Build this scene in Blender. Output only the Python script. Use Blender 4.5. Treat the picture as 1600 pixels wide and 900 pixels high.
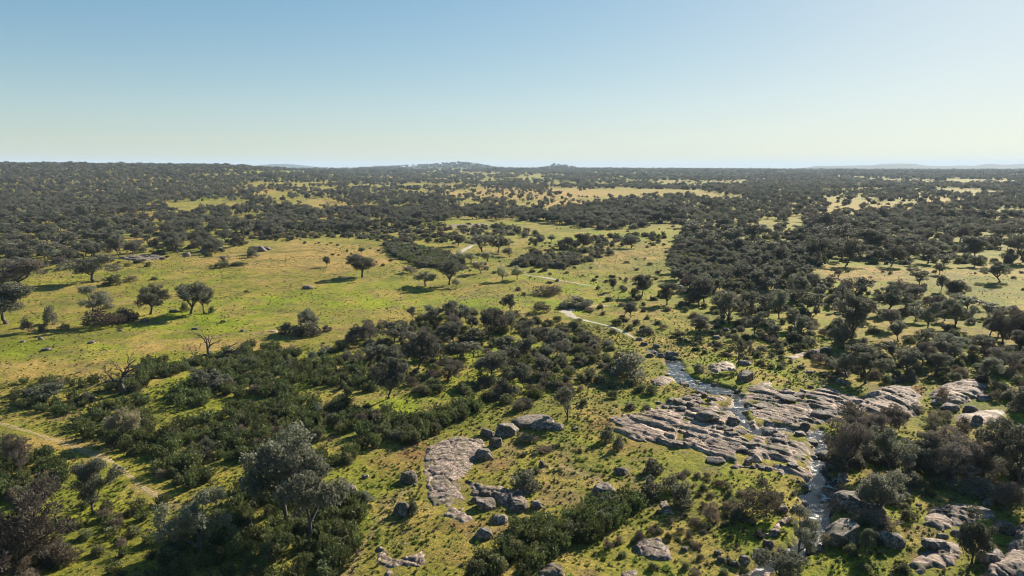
import bpy, math, random
import numpy as np

for o in list(bpy.data.objects): bpy.data.objects.remove(o)
SC = bpy.context.scene
R = math.radians
rng = np.random.default_rng(7)
random.seed(7)

# ------------------------------------------------------------------ camera, sky, sun, exposure
CAM_H, FPX, HOR = 32.0, 1067.0, 262.0
PITCH = math.atan((450 - HOR) / FPX)
cd = bpy.data.cameras.new('camera'); cam = bpy.data.objects.new('camera', cd)
SC.collection.objects.link(cam); SC.camera = cam
cam.location = (0, 0, CAM_H); cam.rotation_euler = (math.pi / 2 - PITCH, 0, 0)
cd.sensor_width = 36; cd.lens = 36 * FPX / 1600; cd.clip_start = 0.5; cd.clip_end = 60000
SUN_AZ, SUN_EL = R(42), R(27)              # azimuth to the right of the view direction (+Y)
SUN_STRENGTH, SKY_STRENGTH, EXPOSURE = 5.0, 0.073, 1.24
HAZE_DENSITY = 7.5e-5
w = bpy.data.worlds.new("World"); SC.world = w; w.use_nodes = True
nt = w.node_tree; nt.nodes.clear()
sky = nt.nodes.new('ShaderNodeTexSky'); sky.sky_type = 'NISHITA'; sky.sun_disc = False
sky.sun_elevation = SUN_EL; sky.sun_rotation = SUN_AZ
sky.altitude = 200; sky.air_density = 1.0; sky.dust_density = 0.4; sky.ozone_density = 1.6
tint = nt.nodes.new('ShaderNodeMix'); tint.data_type = 'RGBA'; tint.blend_type = 'MULTIPLY'
tint.inputs['Factor'].default_value = 1.0; tint.inputs['B'].default_value = (0.935, 1.0, 1.01, 1)
bg = nt.nodes.new('ShaderNodeBackground'); bg.inputs['Strength'].default_value = SKY_STRENGTH
wo = nt.nodes.new('ShaderNodeOutputWorld')
ad = nt.nodes.new('ShaderNodeVectorMath'); ad.operation = 'ADD'; ad.inputs[1].default_value = (6.6, 6.6, 6.6)
dv_ = nt.nodes.new('ShaderNodeVectorMath'); dv_.operation = 'DIVIDE'
ml = nt.nodes.new('ShaderNodeVectorMath'); ml.operation = 'SCALE'; ml.inputs['Scale'].default_value = 7.75    # soft shoulder so the glow round the sun stays in range
nt.links.new(sky.outputs[0], ad.inputs[0]); nt.links.new(sky.outputs[0], dv_.inputs[0]); nt.links.new(ad.outputs[0], dv_.inputs[1])
hs = nt.nodes.new('ShaderNodeHueSaturation'); hs.inputs['Saturation'].default_value = 1.5
nt.links.new(dv_.outputs[0], ml.inputs[0]); nt.links.new(ml.outputs[0], hs.inputs['Color']); nt.links.new(hs.outputs[0], tint.inputs['A']); nt.links.new(tint.outputs['Result'], bg.inputs['Color'])
nt.links.new(bg.outputs[0], wo.inputs['Surface'])
sd = bpy.data.lights.new('sun', 'SUN'); sun = bpy.data.objects.new('sun', sd); SC.collection.objects.link(sun)
sd.energy = SUN_STRENGTH; sd.angle = R(0.53); sd.color = (1.0, 0.92, 0.78)
sun.rotation_euler = (math.pi / 2 - SUN_EL, 0, math.pi - SUN_AZ)
sun.location = (60, 80, 80)
vs = SC.view_settings; vs.view_transform = 'Standard'; vs.look = 'None'; vs.exposure = EXPOSURE; vs.gamma = 1
vs.use_curve_mapping = False
SC.cycles.max_bounces = 6; SC.cycles.diffuse_bounces = 2; SC.cycles.glossy_bounces = 2
SC.cycles.transmission_bounces = 2; SC.cycles.volume_bounces = 1; SC.cycles.transparent_max_bounces = 4
SC.cycles.sample_clamp_indirect = 4
SC.cycles.pixel_filter_type = 'BLACKMAN_HARRIS'; SC.cycles.filter_width = 1.05

# ------------------------------------------------------------------ noise and terrain
def smooth(a, b, x):
    t = np.clip((x - a) / (b - a), 0, 1); return t * t * (3 - 2 * t)
def _hash(i, j, seed):
    h = (i.astype(np.int64) * 374761393 + j.astype(np.int64) * 668265263 + seed * 974634777) & 0xffffffff
    h = ((h ^ (h >> 13)) * 1274126177) & 0xffffffff
    h = (h ^ (h >> 16)) & 0xffffffff
    return h / 4294967295.0
def vnoise(x, y, seed=0):
    xi = np.floor(x); yi = np.floor(y); fx = x - xi; fy = y - yi
    fx = fx * fx * (3 - 2 * fx); fy = fy * fy * (3 - 2 * fy)
    a = _hash(xi, yi, seed); b = _hash(xi + 1, yi, seed); c = _hash(xi, yi + 1, seed); d = _hash(xi + 1, yi + 1, seed)
    return (a * (1 - fx) + b * fx) * (1 - fy) + (c * (1 - fx) + d * fx) * fy     # 0..1
def fbm(x, y, seed=0, oct=4):
    s = 0; a = 0.5; t = 0
    for k in range(oct):
        s = s + a * vnoise(x * 2 ** k + 17.3 * k, y * 2 ** k - 9.1 * k, seed + k); t += a; a *= 0.5
    return s / t

def Tbase(x, y):
    x = np.asarray(x, float); y = np.asarray(y, float)
    r = np.hypot(x, y); az = np.degrees(np.arctan2(x, y))
    left = smooth(-9, -25, az)
    z = left * 33 * smooth(620, 1750, r) * (1 - 0.55 * smooth(1750, 3200, r))
    z = z + (1 - left) * (19 - 8 * smooth(0, 30, az)) * smooth(1000, 3400, r)
    z = z + 33 * np.exp(-((az + 4.0) / 2.3) ** 2) * np.exp(-((r - 4600) / 700) ** 2)
    z = z + 19 * np.exp(-((az + 8) / 3.4) ** 2) * np.exp(-((r - 4700) / 700) ** 2)
    z = z + 25 * np.exp(-((az - 3.9) / 1.1) ** 2) * np.exp(-((r - 4200) / 500) ** 2)
    far = 0.80 * np.exp(-((r - 8200) / 1000) ** 2)
    prof = 30 + 38 * vnoise(az * 0.35 + 3.7, az * 0 + 0.3, 5) + 24 * vnoise(az * 1.1, az * 0, 6)
    z = z + far * prof * smooth(20, 27, az)
    z = z + 62 * np.exp(-((r - 9500) / 900) ** 2) * np.exp(-((az + 18.5) / 3.0) ** 2)
    z = z + smooth(350, 900, r) * 7 * (fbm(x / 260, y / 260, 11, 3) - 0.5)
    z = z + smooth(150, 320, r) * 1.6 * (fbm(x / 60, y / 60, 12, 2) - 0.5)
    return z

CA, SA = math.cos(PITCH), math.sin(PITCH)
def project(x, y, z):
    dz = z - CAM_H
    dep = y * CA - dz * SA; up = y * SA + dz * CA
    dep = np.where(dep > 0.1, dep, 0.1)
    return 800 + FPX * x / dep, 450 - FPX * up / dep, dep
_S = np.geomspace(25, 16000, 900)
def unproject(px, py):
    rx = (px - 800) / FPX; ru = (450 - py) / FPX
    dx = rx; dy = CA + ru * SA; dz = -SA + ru * CA
    X = dx * _S; Y = dy * _S; Z = CAM_H + dz * _S
    d = Z - Tbase(X, Y)
    k = np.argmax(d < 0)
    if d[k] >= 0: k = len(_S) - 1
    if k == 0: s = _S[0]
    else:
        t = d[k - 1] / (d[k - 1] - d[k] + 1e-9); s = _S[k - 1] + t * (_S[k] - _S[k - 1])
    return dx * s, dy * s
def depth_at(px, py):
    x, y = unproject(px, py); return float(project(x, y, Tbase(x, y))[2])
def wpoly(pts): return np.array([unproject(a, b) for a, b in pts])
def in_poly(px, py, poly):
    poly = np.asarray(poly, float); ins = np.zeros(np.shape(px), bool); n = len(poly)
    for i in range(n):
        x0, y0 = poly[i]; x1, y1 = poly[(i + 1) % n]
        c = ((y0 > py) != (y1 > py)) & (px < (x1 - x0) * (py - y0) / ((y1 - y0) + 1e-12) + x0)
        ins ^= c
    return ins
def seg_dist(x, y, pts, closed=False):
    best = np.full(np.shape(x), 1e9); n = len(pts)
    for i in range(n if closed else n - 1):
        a = pts[i]; b = pts[(i + 1) % n]; d = b - a; L = d @ d + 1e-9
        t = np.clip(((x - a[0]) * d[0] + (y - a[1]) * d[1]) / L, 0, 1)
        best = np.minimum(best, np.hypot(x - a[0] - t * d[0], y - a[1] - t * d[1]))
    return best
def sdist(x, y, poly):                      # positive inside
    d = seg_dist(x, y, poly, True); return np.where(in_poly(x, y, poly), d, -d)

# ---- water, digitised
WATER = [wpoly(p) for p in [
    [(1040,556),(1060,561),(1070,578),(1092,593),(1118,598),(1148,608),(1145,617),(1115,616),(1085,606),(1058,598),(1047,582),(1043,568)],
    [(1122,637),(1150,631),(1180,632),(1178,639),(1130,642)],
    [(1160,672),(1195,661),(1228,666),(1215,674),(1180,679)],
    [(1256,674),(1282,669),(1288,678),(1268,686)],
    [(1277,690),(1293,694),(1288,713),(1277,710)],
    [(1266,717),(1294,720),(1290,735),(1266,730)],
    [(1262,748),(1310,746),(1312,778),(1294,800),(1302,815),(1288,850),(1250,872),(1200,888),(1190,902),(1140,925),(1160,895),(1240,850),(1262,822),(1260,795),(1252,772),(1268,762)],
]]
CHAN = [wpoly(p) for p in [[(1016,545),(1042,556)], [(1145,612),(1155,626),(1152,640),(1165,664),(1180,672)],
    [(1222,668),(1262,677)], [(1280,680),(1284,700),(1280,725),(1284,748)]]]
def carve(x, y, wide=False):                            # 0 dry .. 1 bed
    x = np.asarray(x, float); y = np.asarray(y, float)
    near = (x > 5) & (x < 60) & (y > 35) & (y < 150)
    out = np.zeros(x.shape)
    if near.any():
        xs = x[near]; ys = y[near]
        wob = 0.9 * (fbm(xs / 1.3, ys / 1.3, 31, 3) - 0.5)
        d = np.full(xs.shape, -9.0)
        for p in WATER: d = np.maximum(d, sdist(xs, ys, p) - .1)
        for p in CHAN: d = np.maximum(d, 0.6 - seg_dist(xs, ys, p))
        out[near] = smooth(-3.0, 0.2, d + wob) if wide else smooth(-0.9, 0.55, d + wob)
    return out
def Tfull(x, y):
    x = np.asarray(x, float); y = np.asarray(y, float)
    r = np.hypot(x, y); z = Tbase(x, y)
    nf = 1 - smooth(200, 420, r)
    z = z + nf * (0.55 * (fbm(x / 14, y / 14, 21, 2) - 0.35) + 0.22 * (fbm(x / 1.9, y / 1.9, 22, 3) - 0.5))
    c = carve(x, y)
    return z * (1 - c) + c * (-0.75)

# ------------------------------------------------------------------ mesh helpers
def mesh_np(name, V, F, mats, mi=None, smooth_sh=False, col=None):
    V = np.asarray(V, np.float32); F = np.asarray(F, np.int32); k = F.shape[1]
    me = bpy.data.meshes.new(name)
    me.vertices.add(len(V)); me.vertices.foreach_set('co', V.ravel())
    me.loops.add(F.size); me.loops.foreach_set('vertex_index', F.ravel())
    me.polygons.add(len(F)); me.polygons.foreach_set('loop_start', np.arange(0, F.size, k, dtype=np.int32))
    me.polygons.foreach_set('loop_total', np.full(len(F), k, np.int32))
    if mi is not None: me.polygons.foreach_set('material_index', np.asarray(mi, np.int32))
    me.polygons.foreach_set('use_smooth', np.full(len(F), smooth_sh, bool))
    for m in mats: me.materials.append(m)
    if col is not None:
        for nm, c in col.items():
            a = me.color_attributes.new(nm, 'FLOAT_COLOR', 'POINT')
            a.data.foreach_set('color', np.concatenate([c, np.ones((len(c), 1))], 1).astype(np.float32).ravel())
    me.update(); me.validate()
    return me
def link(name, data, parent=None, loc=None, rotz=None, scale=None):
    o = bpy.data.objects.new(name, data); SC.collection.objects.link(o)
    if parent: o.parent = parent
    if loc is not None: o.location = loc
    if rotz is not None: o.rotation_euler = (0, 0, rotz)
    if scale is not None: o.scale = scale
    return o
def tag(o, label=None, cat=None, group=None, kind=None):
    if label: o['label'] = label
    if cat: o['category'] = cat
    if group: o['group'] = group
    if kind: o['kind'] = kind
    return o

# ------------------------------------------------------------------ materials
def new_mat(name):
    m = bpy.data.materials.new(name); m.use_nodes = True; t = m.node_tree; t.nodes.clear()
    out = t.nodes.new('ShaderNodeOutputMaterial'); return m, t, out
def nd(t, typ, **kw):
    n = t.nodes.new(typ)
    for k, v in kw.items():
        if k.startswith('i_'): n.inputs[k[2:].replace('_', ' ')].default_value = v
        else: setattr(n, k, v)
    return n
def ramp(t, src, stops):
    r = t.nodes.new('ShaderNodeValToRGB'); t.links.new(src, r.inputs[0])
    while len(r.color_ramp.elements) < len(stops): r.color_ramp.elements.new(0.5)
    for e, (p, c) in zip(r.color_ramp.elements, stops):
        e.position = p; e.color = (*c, 1) if len(c) == 3 else c
    return r.outputs[0]
def mixc(t, f, a, b, mode='MIX'):
    m = t.nodes.new('ShaderNodeMix'); m.data_type = 'RGBA'; m.blend_type = mode
    for s, v in (('Factor', f), ('A', a), ('B', b)):
        if isinstance(v, (int, float)): m.inputs[s].default_value = v
        elif isinstance(v, tuple): m.inputs[s].default_value = (*v, 1)
        else: t.links.new(v, m.inputs[s])
    return m.outputs['Result']
def noise(t, scale, detail=4, rough=0.6, vec=None, dist=0.0):
    n = nd(t, 'ShaderNodeTexNoise'); n.inputs['Scale'].default_value = scale
    n.inputs['Detail'].default_value = detail; n.inputs['Roughness'].default_value = rough
    n.inputs['Distortion'].default_value = dist
    if vec is not None: t.links.new(vec, n.inputs['Vector'])
    return n.outputs[0]

def leaf_mat(name, c1, c2, rough=0.5, transl=0.25, spec=0.4, var=0.5):
    m, t, out = new_mat(name)
    g = nd(t, 'ShaderNodeNewGeometry'); oi = nd(t, 'ShaderNodeObjectInfo')
    a = mixc(t, g.outputs['Random Per Island'], c1, c2)
    val = nd(t, 'ShaderNodeMapRange'); t.links.new(oi.outputs['Random'], val.inputs[0])
    val.inputs[3].default_value = 1 - var * 0.75; val.inputs[4].default_value = 1 + var * 0.9
    hv = nd(t, 'ShaderNodeHueSaturation'); t.links.new(a, hv.inputs['Color']); t.links.new(val.outputs[0], hv.inputs['Value'])
    h2 = nd(t, 'ShaderNodeMath', operation='MULTIPLY_ADD'); t.links.new(oi.outputs['Random'], h2.inputs[0])
    h2.inputs[1].default_value = 7.31; h2.inputs[2].default_value = 0
    fr = nd(t, 'ShaderNodeMath', operation='FRACT'); t.links.new(h2.outputs[0], fr.inputs[0])
    hr = nd(t, 'ShaderNodeMapRange'); t.links.new(fr.outputs[0], hr.inputs[0]); hr.inputs[3].default_value = 0.475; hr.inputs[4].default_value = 0.52
    t.links.new(hr.outputs[0], hv.inputs['Hue'])
    p = nd(t, 'ShaderNodeBsdfPrincipled'); t.links.new(hv.outputs[0], p.inputs['Base Color'])
    p.inputs['Roughness'].default_value = rough; p.inputs['Specular IOR Level'].default_value = spec
    if transl > 0:
        tr = nd(t, 'ShaderNodeBsdfTranslucent'); t.links.new(hv.outputs[0], tr.inputs[0])
        ms = nd(t, 'ShaderNodeMixShader'); ms.inputs[0].default_value = transl
        t.links.new(p.outputs[0], ms.inputs[1]); t.links.new(tr.outputs[0], ms.inputs[2]); t.links.new(ms.outputs[0], out.inputs[0])
    else: t.links.new(p.outputs[0], out.inputs[0])
    return m
M = {}
M['oak'] = leaf_mat('holm_oak_leaves', (0.058, 0.061, 0.036), (0.19, 0.180, 0.128), 0.62, 0.40, 0.22)
M['grey'] = leaf_mat('olive_grey_leaves', (0.085, 0.092, 0.056), (0.20, 0.195, 0.135), 0.62, 0.40, 0.22)
M['brown'] = leaf_mat('brown_twigs', (0.072, 0.060, 0.046), (0.22, 0.19, 0.145), 0.8, 0.25, 0.1)
M['pale'] = leaf_mat('pale_spring_leaves', (0.22, 0.22, 0.10), (0.44, 0.40, 0.26), 0.7, 0.35, 0.1)
M['cis'] = leaf_mat('rockrose_leaves', (0.036, 0.050, 0.014), (0.135, 0.158, 0.050), 0.55, 0.38, 0.25)
M['bush'] = leaf_mat('bush_leaves', (0.060, 0.074, 0.026), (0.20, 0.20, 0.088), 0.65, 0.40, 0.2)
M['dry'] = leaf_mat('dry_bush_twigs', (0.10, 0.080, 0.055), (0.23, 0.185, 0.125), 0.85, 0.22, 0.1)
M['tuft'] = leaf_mat('tuft_grass', (0.060, 0.068, 0.022), (0.16, 0.155, 0.055), 0.8, 0.25, 0.1)
M['straw'] = leaf_mat('straw_grass', (0.20, 0.16, 0.065), (0.42, 0.34, 0.17), 0.85, 0.25, 0.05)
M['herb'] = leaf_mat('herb_leaves', (0.09, 0.14, 0.022), (0.21, 0.27, 0.045), 0.7, 0.35, 0.1)
def bark_mat():
    m, t, out = new_mat('bark'); tc = nd(t, 'ShaderNodeTexCoord')
    c = ramp(t, noise(t, 22, 4, 0.7, tc.outputs['Object']), [(0.35, (0.030, 0.025, 0.020)), (0.7, (0.11, 0.095, 0.08))])
    p = nd(t, 'ShaderNodeBsdfPrincipled'); t.links.new(c, p.inputs['Base Color']); p.inputs['Roughness'].default_value = 0.9
    t.links.new(p.outputs[0], out.inputs[0]); return m
M['bark'] = bark_mat()
def rock_mat(name, base, dark, pale, scale=1.0, stretch=None):
    m, t, out = new_mat(name); g = nd(t, 'ShaderNodeNewGeometry'); v = g.outputs['Position']
    if stretch is not None:
        mp = nd(t, 'ShaderNodeMapping'); mp.inputs['Rotation'].default_value = (0, 0, -stretch); mp.inputs['Scale'].default_value = (.22, 1.3, 1.0)
        mr = nd(t, 'ShaderNodeVectorRotate'); mr.rotation_type = 'Z_AXIS'; mr.inputs['Angle'].default_value = -stretch
        mp.inputs['Rotation'].default_value = (0, 0, 0); t.links.new(v, mr.inputs['Vector']); t.links.new(mr.outputs[0], mp.inputs['Vector']); v = mp.outputs[0]
    oi = nd(t, 'ShaderNodeObjectInfo')
    big = noise(t, 0.55 * scale, 5, 0.65, v, 0.4); med = noise(t, 3.2 * scale, 6, 0.75, v, 0.3); fine = noise(t, 22 * scale, 4, 0.8, v)
    mid = noise(t, 1.3 * scale, 6, 0.8, v, 0.6)
    c = ramp(t, mid, [(0.42, dark), (0.48, base), (0.52, base), (0.58, pale)])
    st = ramp(t, big, [(0.44, (0.50, 0.45, 0.42)), (0.51, (1, 1, 1)), (0.58, (1.25, 1.2, 1.14))])
    c = mixc(t, 1.0, c, st, 'MULTIPLY')
    lich = ramp(t, med, [(0.55, (0, 0, 0)), (0.60, (1, 1, 1))])
    c = mixc(t, lich, c, mixc(t, 0.3, pale, base))
    crk = ramp(t, med, [(0.36, (0.30, 0.28, 0.26)), (0.43, (1, 1, 1))])
    c = mixc(t, 1.0, c, crk, 'MULTIPLY')
    c = mixc(t, 0.85, c, ramp(t, fine, [(0.32, (0.40, 0.37, 0.35)), (0.50, (0.95, 0.95, 0.95)), (0.68, (1.6, 1.55, 1.48))]), 'MULTIPLY')
    mo = noise(t, 0.42 * scale, 6, 0.75, g.outputs['Position'], 0.8)
    mf = ramp(t, mo, [(0.535, (0, 0, 0)), (0.565, (1, 1, 1))])
    c = mixc(t, mf, c, mixc(t, fine, (0.060, 0.050, 0.022), (0.15, 0.115, 0.05)))
    sep = nd(t, 'ShaderNodeMapRange'); t.links.new(oi.outputs['Random'], sep.inputs[0]); sep.inputs[3].default_value = 0.75; sep.inputs[4].default_value = 1.15
    hv = nd(t, 'ShaderNodeHueSaturation'); t.links.new(c, hv.inputs['Color']); t.links.new(sep.outputs[0], hv.inputs['Value'])
    p = nd(t, 'ShaderNodeBsdfPrincipled'); t.links.new(hv.outputs[0], p.inputs['Base Color']); p.inputs['Roughness'].default_value = 0.85
    b = nd(t, 'ShaderNodeBump'); b.inputs['Strength'].default_value = 0.9; b.inputs['Distance'].default_value = 0.12
    t.links.new(med, b.inputs['Height'])
    b2 = nd(t, 'ShaderNodeBump'); b2.inputs['Strength'].default_value = 0.7; b2.inputs['Distance'].default_value = 0.03
    t.links.new(fine, b2.inputs['Height']); t.links.new(b.outputs[0], b2.inputs['Normal']); t.links.new(b2.outputs[0], p.inputs['Normal'])
    t.links.new(p.outputs[0], out.inputs[0]); return m
_a = np.array(unproject(985, 650)); _b = np.array(unproject(1270, 735)); SDIR = math.atan2(*(_b - _a)[::-1])
M['slab'] = rock_mat('granite_slab', (0.255, 0.178, 0.130), (0.070, 0.048, 0.036), (0.52, 0.385, 0.285), 1.0, SDIR)
M['slab_lichen'] = rock_mat('lichen_granite', (0.195, 0.138, 0.104), (0.058, 0.042, 0.033), (0.46, 0.35, 0.27), 1.8)
M['boulder'] = rock_mat('boulder_granite', (0.155, 0.118, 0.094), (0.048, 0.038, 0.032), (0.36, 0.30, 0.245), 2.0)

def ground_mat():
    m, t, out = new_mat('pasture'); g = nd(t, 'ShaderNodeNewGeometry'); v = g.outputs['Position']
    at = nd(t, 'ShaderNodeAttribute'); at.attribute_name = 'cover'
    f1 = noise(t, 2.2, 5, 0.75, v, 0.5); f2 = noise(t, 0.22, 4, 0.65, v, 0.4); f3 = noise(t, 9, 4, 0.8, v); f4 = noise(t, 0.035, 5, 0.65, v)
    c = at.outputs['Color']
    c = mixc(t, 1.0, c, ramp(t, f2, [(0.3, (0.78, 0.82, 0.8)), (0.7, (1.22, 1.14, 1.1))]), 'MULTIPLY')
    c = mixc(t, 0.9, c, ramp(t, f1, [(0.38, (0.38, 0.46, 0.4)), (0.50, (0.97, 0.98, 0.95)), (0.62, (1.35, 1.27, 1.15))]), 'MULTIPLY')
    c = mixc(t, 0.85, c, ramp(t, f3, [(0.37, (0.32, 0.38, 0.32)), (0.5, (1.0, 1.0, 1.0)), (0.64, (1.5, 1.42, 1.3))]), 'MULTIPLY')
    c = mixc(t, 0.6, c, ramp(t, f4, [(0.35, (0.75, 0.85, 0.8)), (0.65, (1.2, 1.1, 1.1))]), 'MULTIPLY')
    p = nd(t, 'ShaderNodeBsdfPrincipled'); t.links.new(c, p.inputs['Base Color']); p.inputs['Roughness'].default_value = 0.95
    p.inputs['Specular IOR Level'].default_value = 0.15
    b = nd(t, 'ShaderNodeBump'); b.inputs['Strength'].default_value = 1.0; b.inputs['Distance'].default_value = 0.22
    t.links.new(f1, b.inputs['Height'])
    b2 = nd(t, 'ShaderNodeBump'); b2.inputs['Strength'].default_value = 0.8; b2.inputs['Distance'].default_value = 0.06
    t.links.new(f3, b2.inputs['Height']); t.links.new(b.outputs[0], b2.inputs['Normal']); t.links.new(b2.outputs[0], p.inputs['Normal'])
    t.links.new(p.outputs[0], out.inputs[0]); return m
M['ground'] = ground_mat()
def sand_mat(name, a, b_):
    m, t, out = new_mat(name); g = nd(t, 'ShaderNodeNewGeometry')
    n = noise(t, 3.0, 6, 0.75, g.outputs['Position'])
    c = ramp(t, n, [(0.3, a), (0.65, b_)])
    p = nd(t, 'ShaderNodeBsdfPrincipled'); t.links.new(c, p.inputs['Base Color']); p.inputs['Roughness'].default_value = 0.9
    b = nd(t, 'ShaderNodeBump'); b.inputs['Distance'].default_value = 0.08; t.links.new(n, b.inputs['Height']); t.links.new(b.outputs[0], p.inputs['Normal'])
    t.links.new(p.outputs[0], out.inputs[0]); return m
M['sand'] = sand_mat('pale_sand', (0.20, 0.165, 0.11), (0.44, 0.38, 0.28))
M['dirt'] = sand_mat('track_dirt', (0.22, 0.15, 0.075), (0.42, 0.30, 0.17))
def water_mat():
    m, t, out = new_mat('stream_water_surface'); g = nd(t, 'ShaderNodeNewGeometry'); v = g.outputs['Position']
    n1 = noise(t, 2.6, 5, 0.65, v, 0.8); n2 = noise(t, 0.9, 5, 0.7, v, 0.8); n3 = noise(t, 14, 4, 0.8, v)
    p = nd(t, 'ShaderNodeBsdfPrincipled'); p.inputs['Base Color'].default_value = (0.035, 0.035, 0.028, 1)
    p.inputs['Roughness'].default_value = 0.06; p.inputs['IOR'].default_value = 1.33
    b = nd(t, 'ShaderNodeBump'); b.inputs['Strength'].default_value = 0.12; b.inputs['Distance'].default_value = 0.05
    t.links.new(n1, b.inputs['Height']); t.links.new(b.outputs[0], p.inputs['Normal'])
    fo = nd(t, 'ShaderNodeBsdfPrincipled'); fo.inputs['Base Color'].default_value = (0.62, 0.60, 0.55, 1); fo.inputs['Roughness'].default_value = 0.5
    s = mixc(t, 0.45, n2, n3)
    f = ramp(t, s, [(0.545, (0, 0, 0)), (0.59, (1, 1, 1))])
    ms = nd(t, 'ShaderNodeMixShader'); t.links.new(f, ms.inputs[0]); t.links.new(p.outputs[0], ms.inputs[1]); t.links.new(fo.outputs[0], ms.inputs[2])
    t.links.new(ms.outputs[0], out.inputs[0]); return m
M['water'] = water_mat()
def flat_mat(name, c, rough=0.8):
    m, t, out = new_mat(name); g = nd(t, 'ShaderNodeNewGeometry')
    n = noise(t, 1.2, 4, 0.7, g.outputs['Position'])
    cc = ramp(t, n, [(0.3, tuple(x * 0.8 for x in c)), (0.7, c)])
    p = nd(t, 'ShaderNodeBsdfPrincipled'); t.links.new(cc, p.inputs['Base Color']); p.inputs['Roughness'].default_value = rough
    t.links.new(p.outputs[0], out.inputs[0]); return m
M['whitewash'] = flat_mat('whitewash', (0.62, 0.58, 0.54)); M['tile'] = flat_mat('clay_tile', (0.22, 0.11, 0.075))
M['dark'] = flat_mat('dark_opening', (0.03, 0.03, 0.035)); M['wood'] = flat_mat('grey_wood', (0.12, 0.10, 0.085))

# ------------------------------------------------------------------ clearings and cover (digitised)
CLEAR = [
    [(-60,640),(-60,520),(60,418),(150,420),(230,398),(330,402),(420,372),(560,368),(600,392),(640,425),(720,450),(830,440),(840,475),(640,480),(560,495),(430,520),(330,548),(240,560),(170,590),(60,612)],
    [(685,303),(745,293),(810,299),(900,298),(1080,299),(1070,306),(985,309),(950,318),(890,325),(860,336),(800,324),(700,312)],
    [(420,372),(560,366),(640,362),(720,342),(800,346),(870,352),(960,362),(1062,350),(1062,372),(1045,412),(1035,440),(940,452),(830,445),(720,445),(640,390)],
    [(1260,420),(1330,413),(1400,416),(1480,418),(1610,418),(1610,486),(1515,478),(1500,440),(1400,436),(1372,452),(1290,440)],
    [(1280,307),(1366,304),(1372,316),(1460,309),(1516,312),(1506,321),(1408,325),(1370,332),(1310,338),(1262,348),(1296,325)],
    [(175,337),(248,334),(240,343),(178,344)], [(195,374),(270,369),(270,377),(200,379)],
    [(405,302),(430,300),(520,315),(560,326),(500,330),(450,322),(410,316)],
    [(200,418),(100,410),(60,420),(40,440),(200,440)], [(1185,345),(1260,340),(1250,362),(1190,362)],
    [(610,258),(700,264),(790,265),(700,270),(640,267)],
    [(885,455),(960,470),(1000,500),(1060,560),(1160,620),(1330,700),(1320,900),(1180,905),(960,640),(940,560),(890,540)],
    [(300,274),(560,262),(560,268),(300,279)], [(1010,285),(1170,282),(1160,290),(1020,292)],
]
DRY = [(480,402,170,24,.95),(100,580,230,18,.75),(300,540,160,12,.5),(980,395,100,26,.45),(1370,430,120,14,1.),(1560,424,70,10,.7),(830,303,170,9,1.),(890,320,60,9,1.),
       (1330,325,90,16,.5),(1480,315,60,10,.8),(520,322,70,12,.5),(220,340,60,5,1.),(235,374,50,5,1.),(150,300,60,4,.9),(370,300,60,6,.8),(600,700,70,26,.35),(880,705,70,30,.35),
       (700,780,110,60,.2),(960,650,50,12,.6),(905,525,70,16,.45),(1290,560,80,22,.3),(760,870,200,30,.15),(60,690,120,14,.6),(230,770,60,22,.3),(450,520,80,10,.4),
       (1590,560,90,40,.25),(1440,640,40,14,.5),(1500,700,30,10,.4),(1510,780,90,16,.35),(700,395,80,14,.3),(1100,420,60,16,.3)]
LUSH = [(560,472,330,15,1.),(300,503,260,20,.75),(60,545,150,16,1.),(250,430,150,10,.35),(900,470,80,26,.7),(590,640,80,26,1.),(480,660,120,50,.7),(900,690,60,12,.8),(1130,585,120,34,.7),
        (1180,810,110,60,.5),(1390,815,60,70,.6),(1000,450,110,24,.5),(760,580,160,70,.4),(1180,500,160,60,.4),(400,620,200,60,.6),(120,780,160,60,.35),(980,370,110,12,.7),
        (650,375,80,12,.35),(40,252,30,3,1.),(440,266,120,6,.9),(860,280,160,8,.4),(1180,640,120,30,.3),(420,870,90,40,.6),(320,308,60,6,.7),(720,346,60,8,.6),(1310,455,60,20,.4)]
RUST = [(655,705,55,22,.75),(622,722,40,26,.4),(1425,612,26,12,1.),(715,820,60,12,.6),(940,665,26,12,.7),(770,725,32,16,.6),(690,870,60,20,.3),(1450,868,60,12,.7),(1000,700,50,14,.35),(560,545,30,8,.3)]
def blobs(px, py, L, seed):
    v = np.zeros(px.shape)
    wob = 0.8 * (fbm(px / 45, py / 14, seed, 3) - 0.5)
    for (a, b, rx, ry, s) in L:
        q = np.sqrt(((px - a) / rx) ** 2 + ((py - b) / ry) ** 2) + wob
        v = np.maximum(v, s * (1 - smooth(0.45, 1.15, q)))
    return v
TRAILS = [wpoly(p) for p in ([(0,575),(120,560),(260,532),(400,520),(520,500),(640,478),(760,462),(830,455)], [(60,520),(200,470),(400,440),(600,430),(690,415),(730,400)], [(640,765),(600,800),(560,860),(540,905)], [(800,742),(880,730),(940,750),(930,800)], [(1000,440),(940,420),(900,380),(920,350)], [(210,760),(300,800),(330,860)])]
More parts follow.
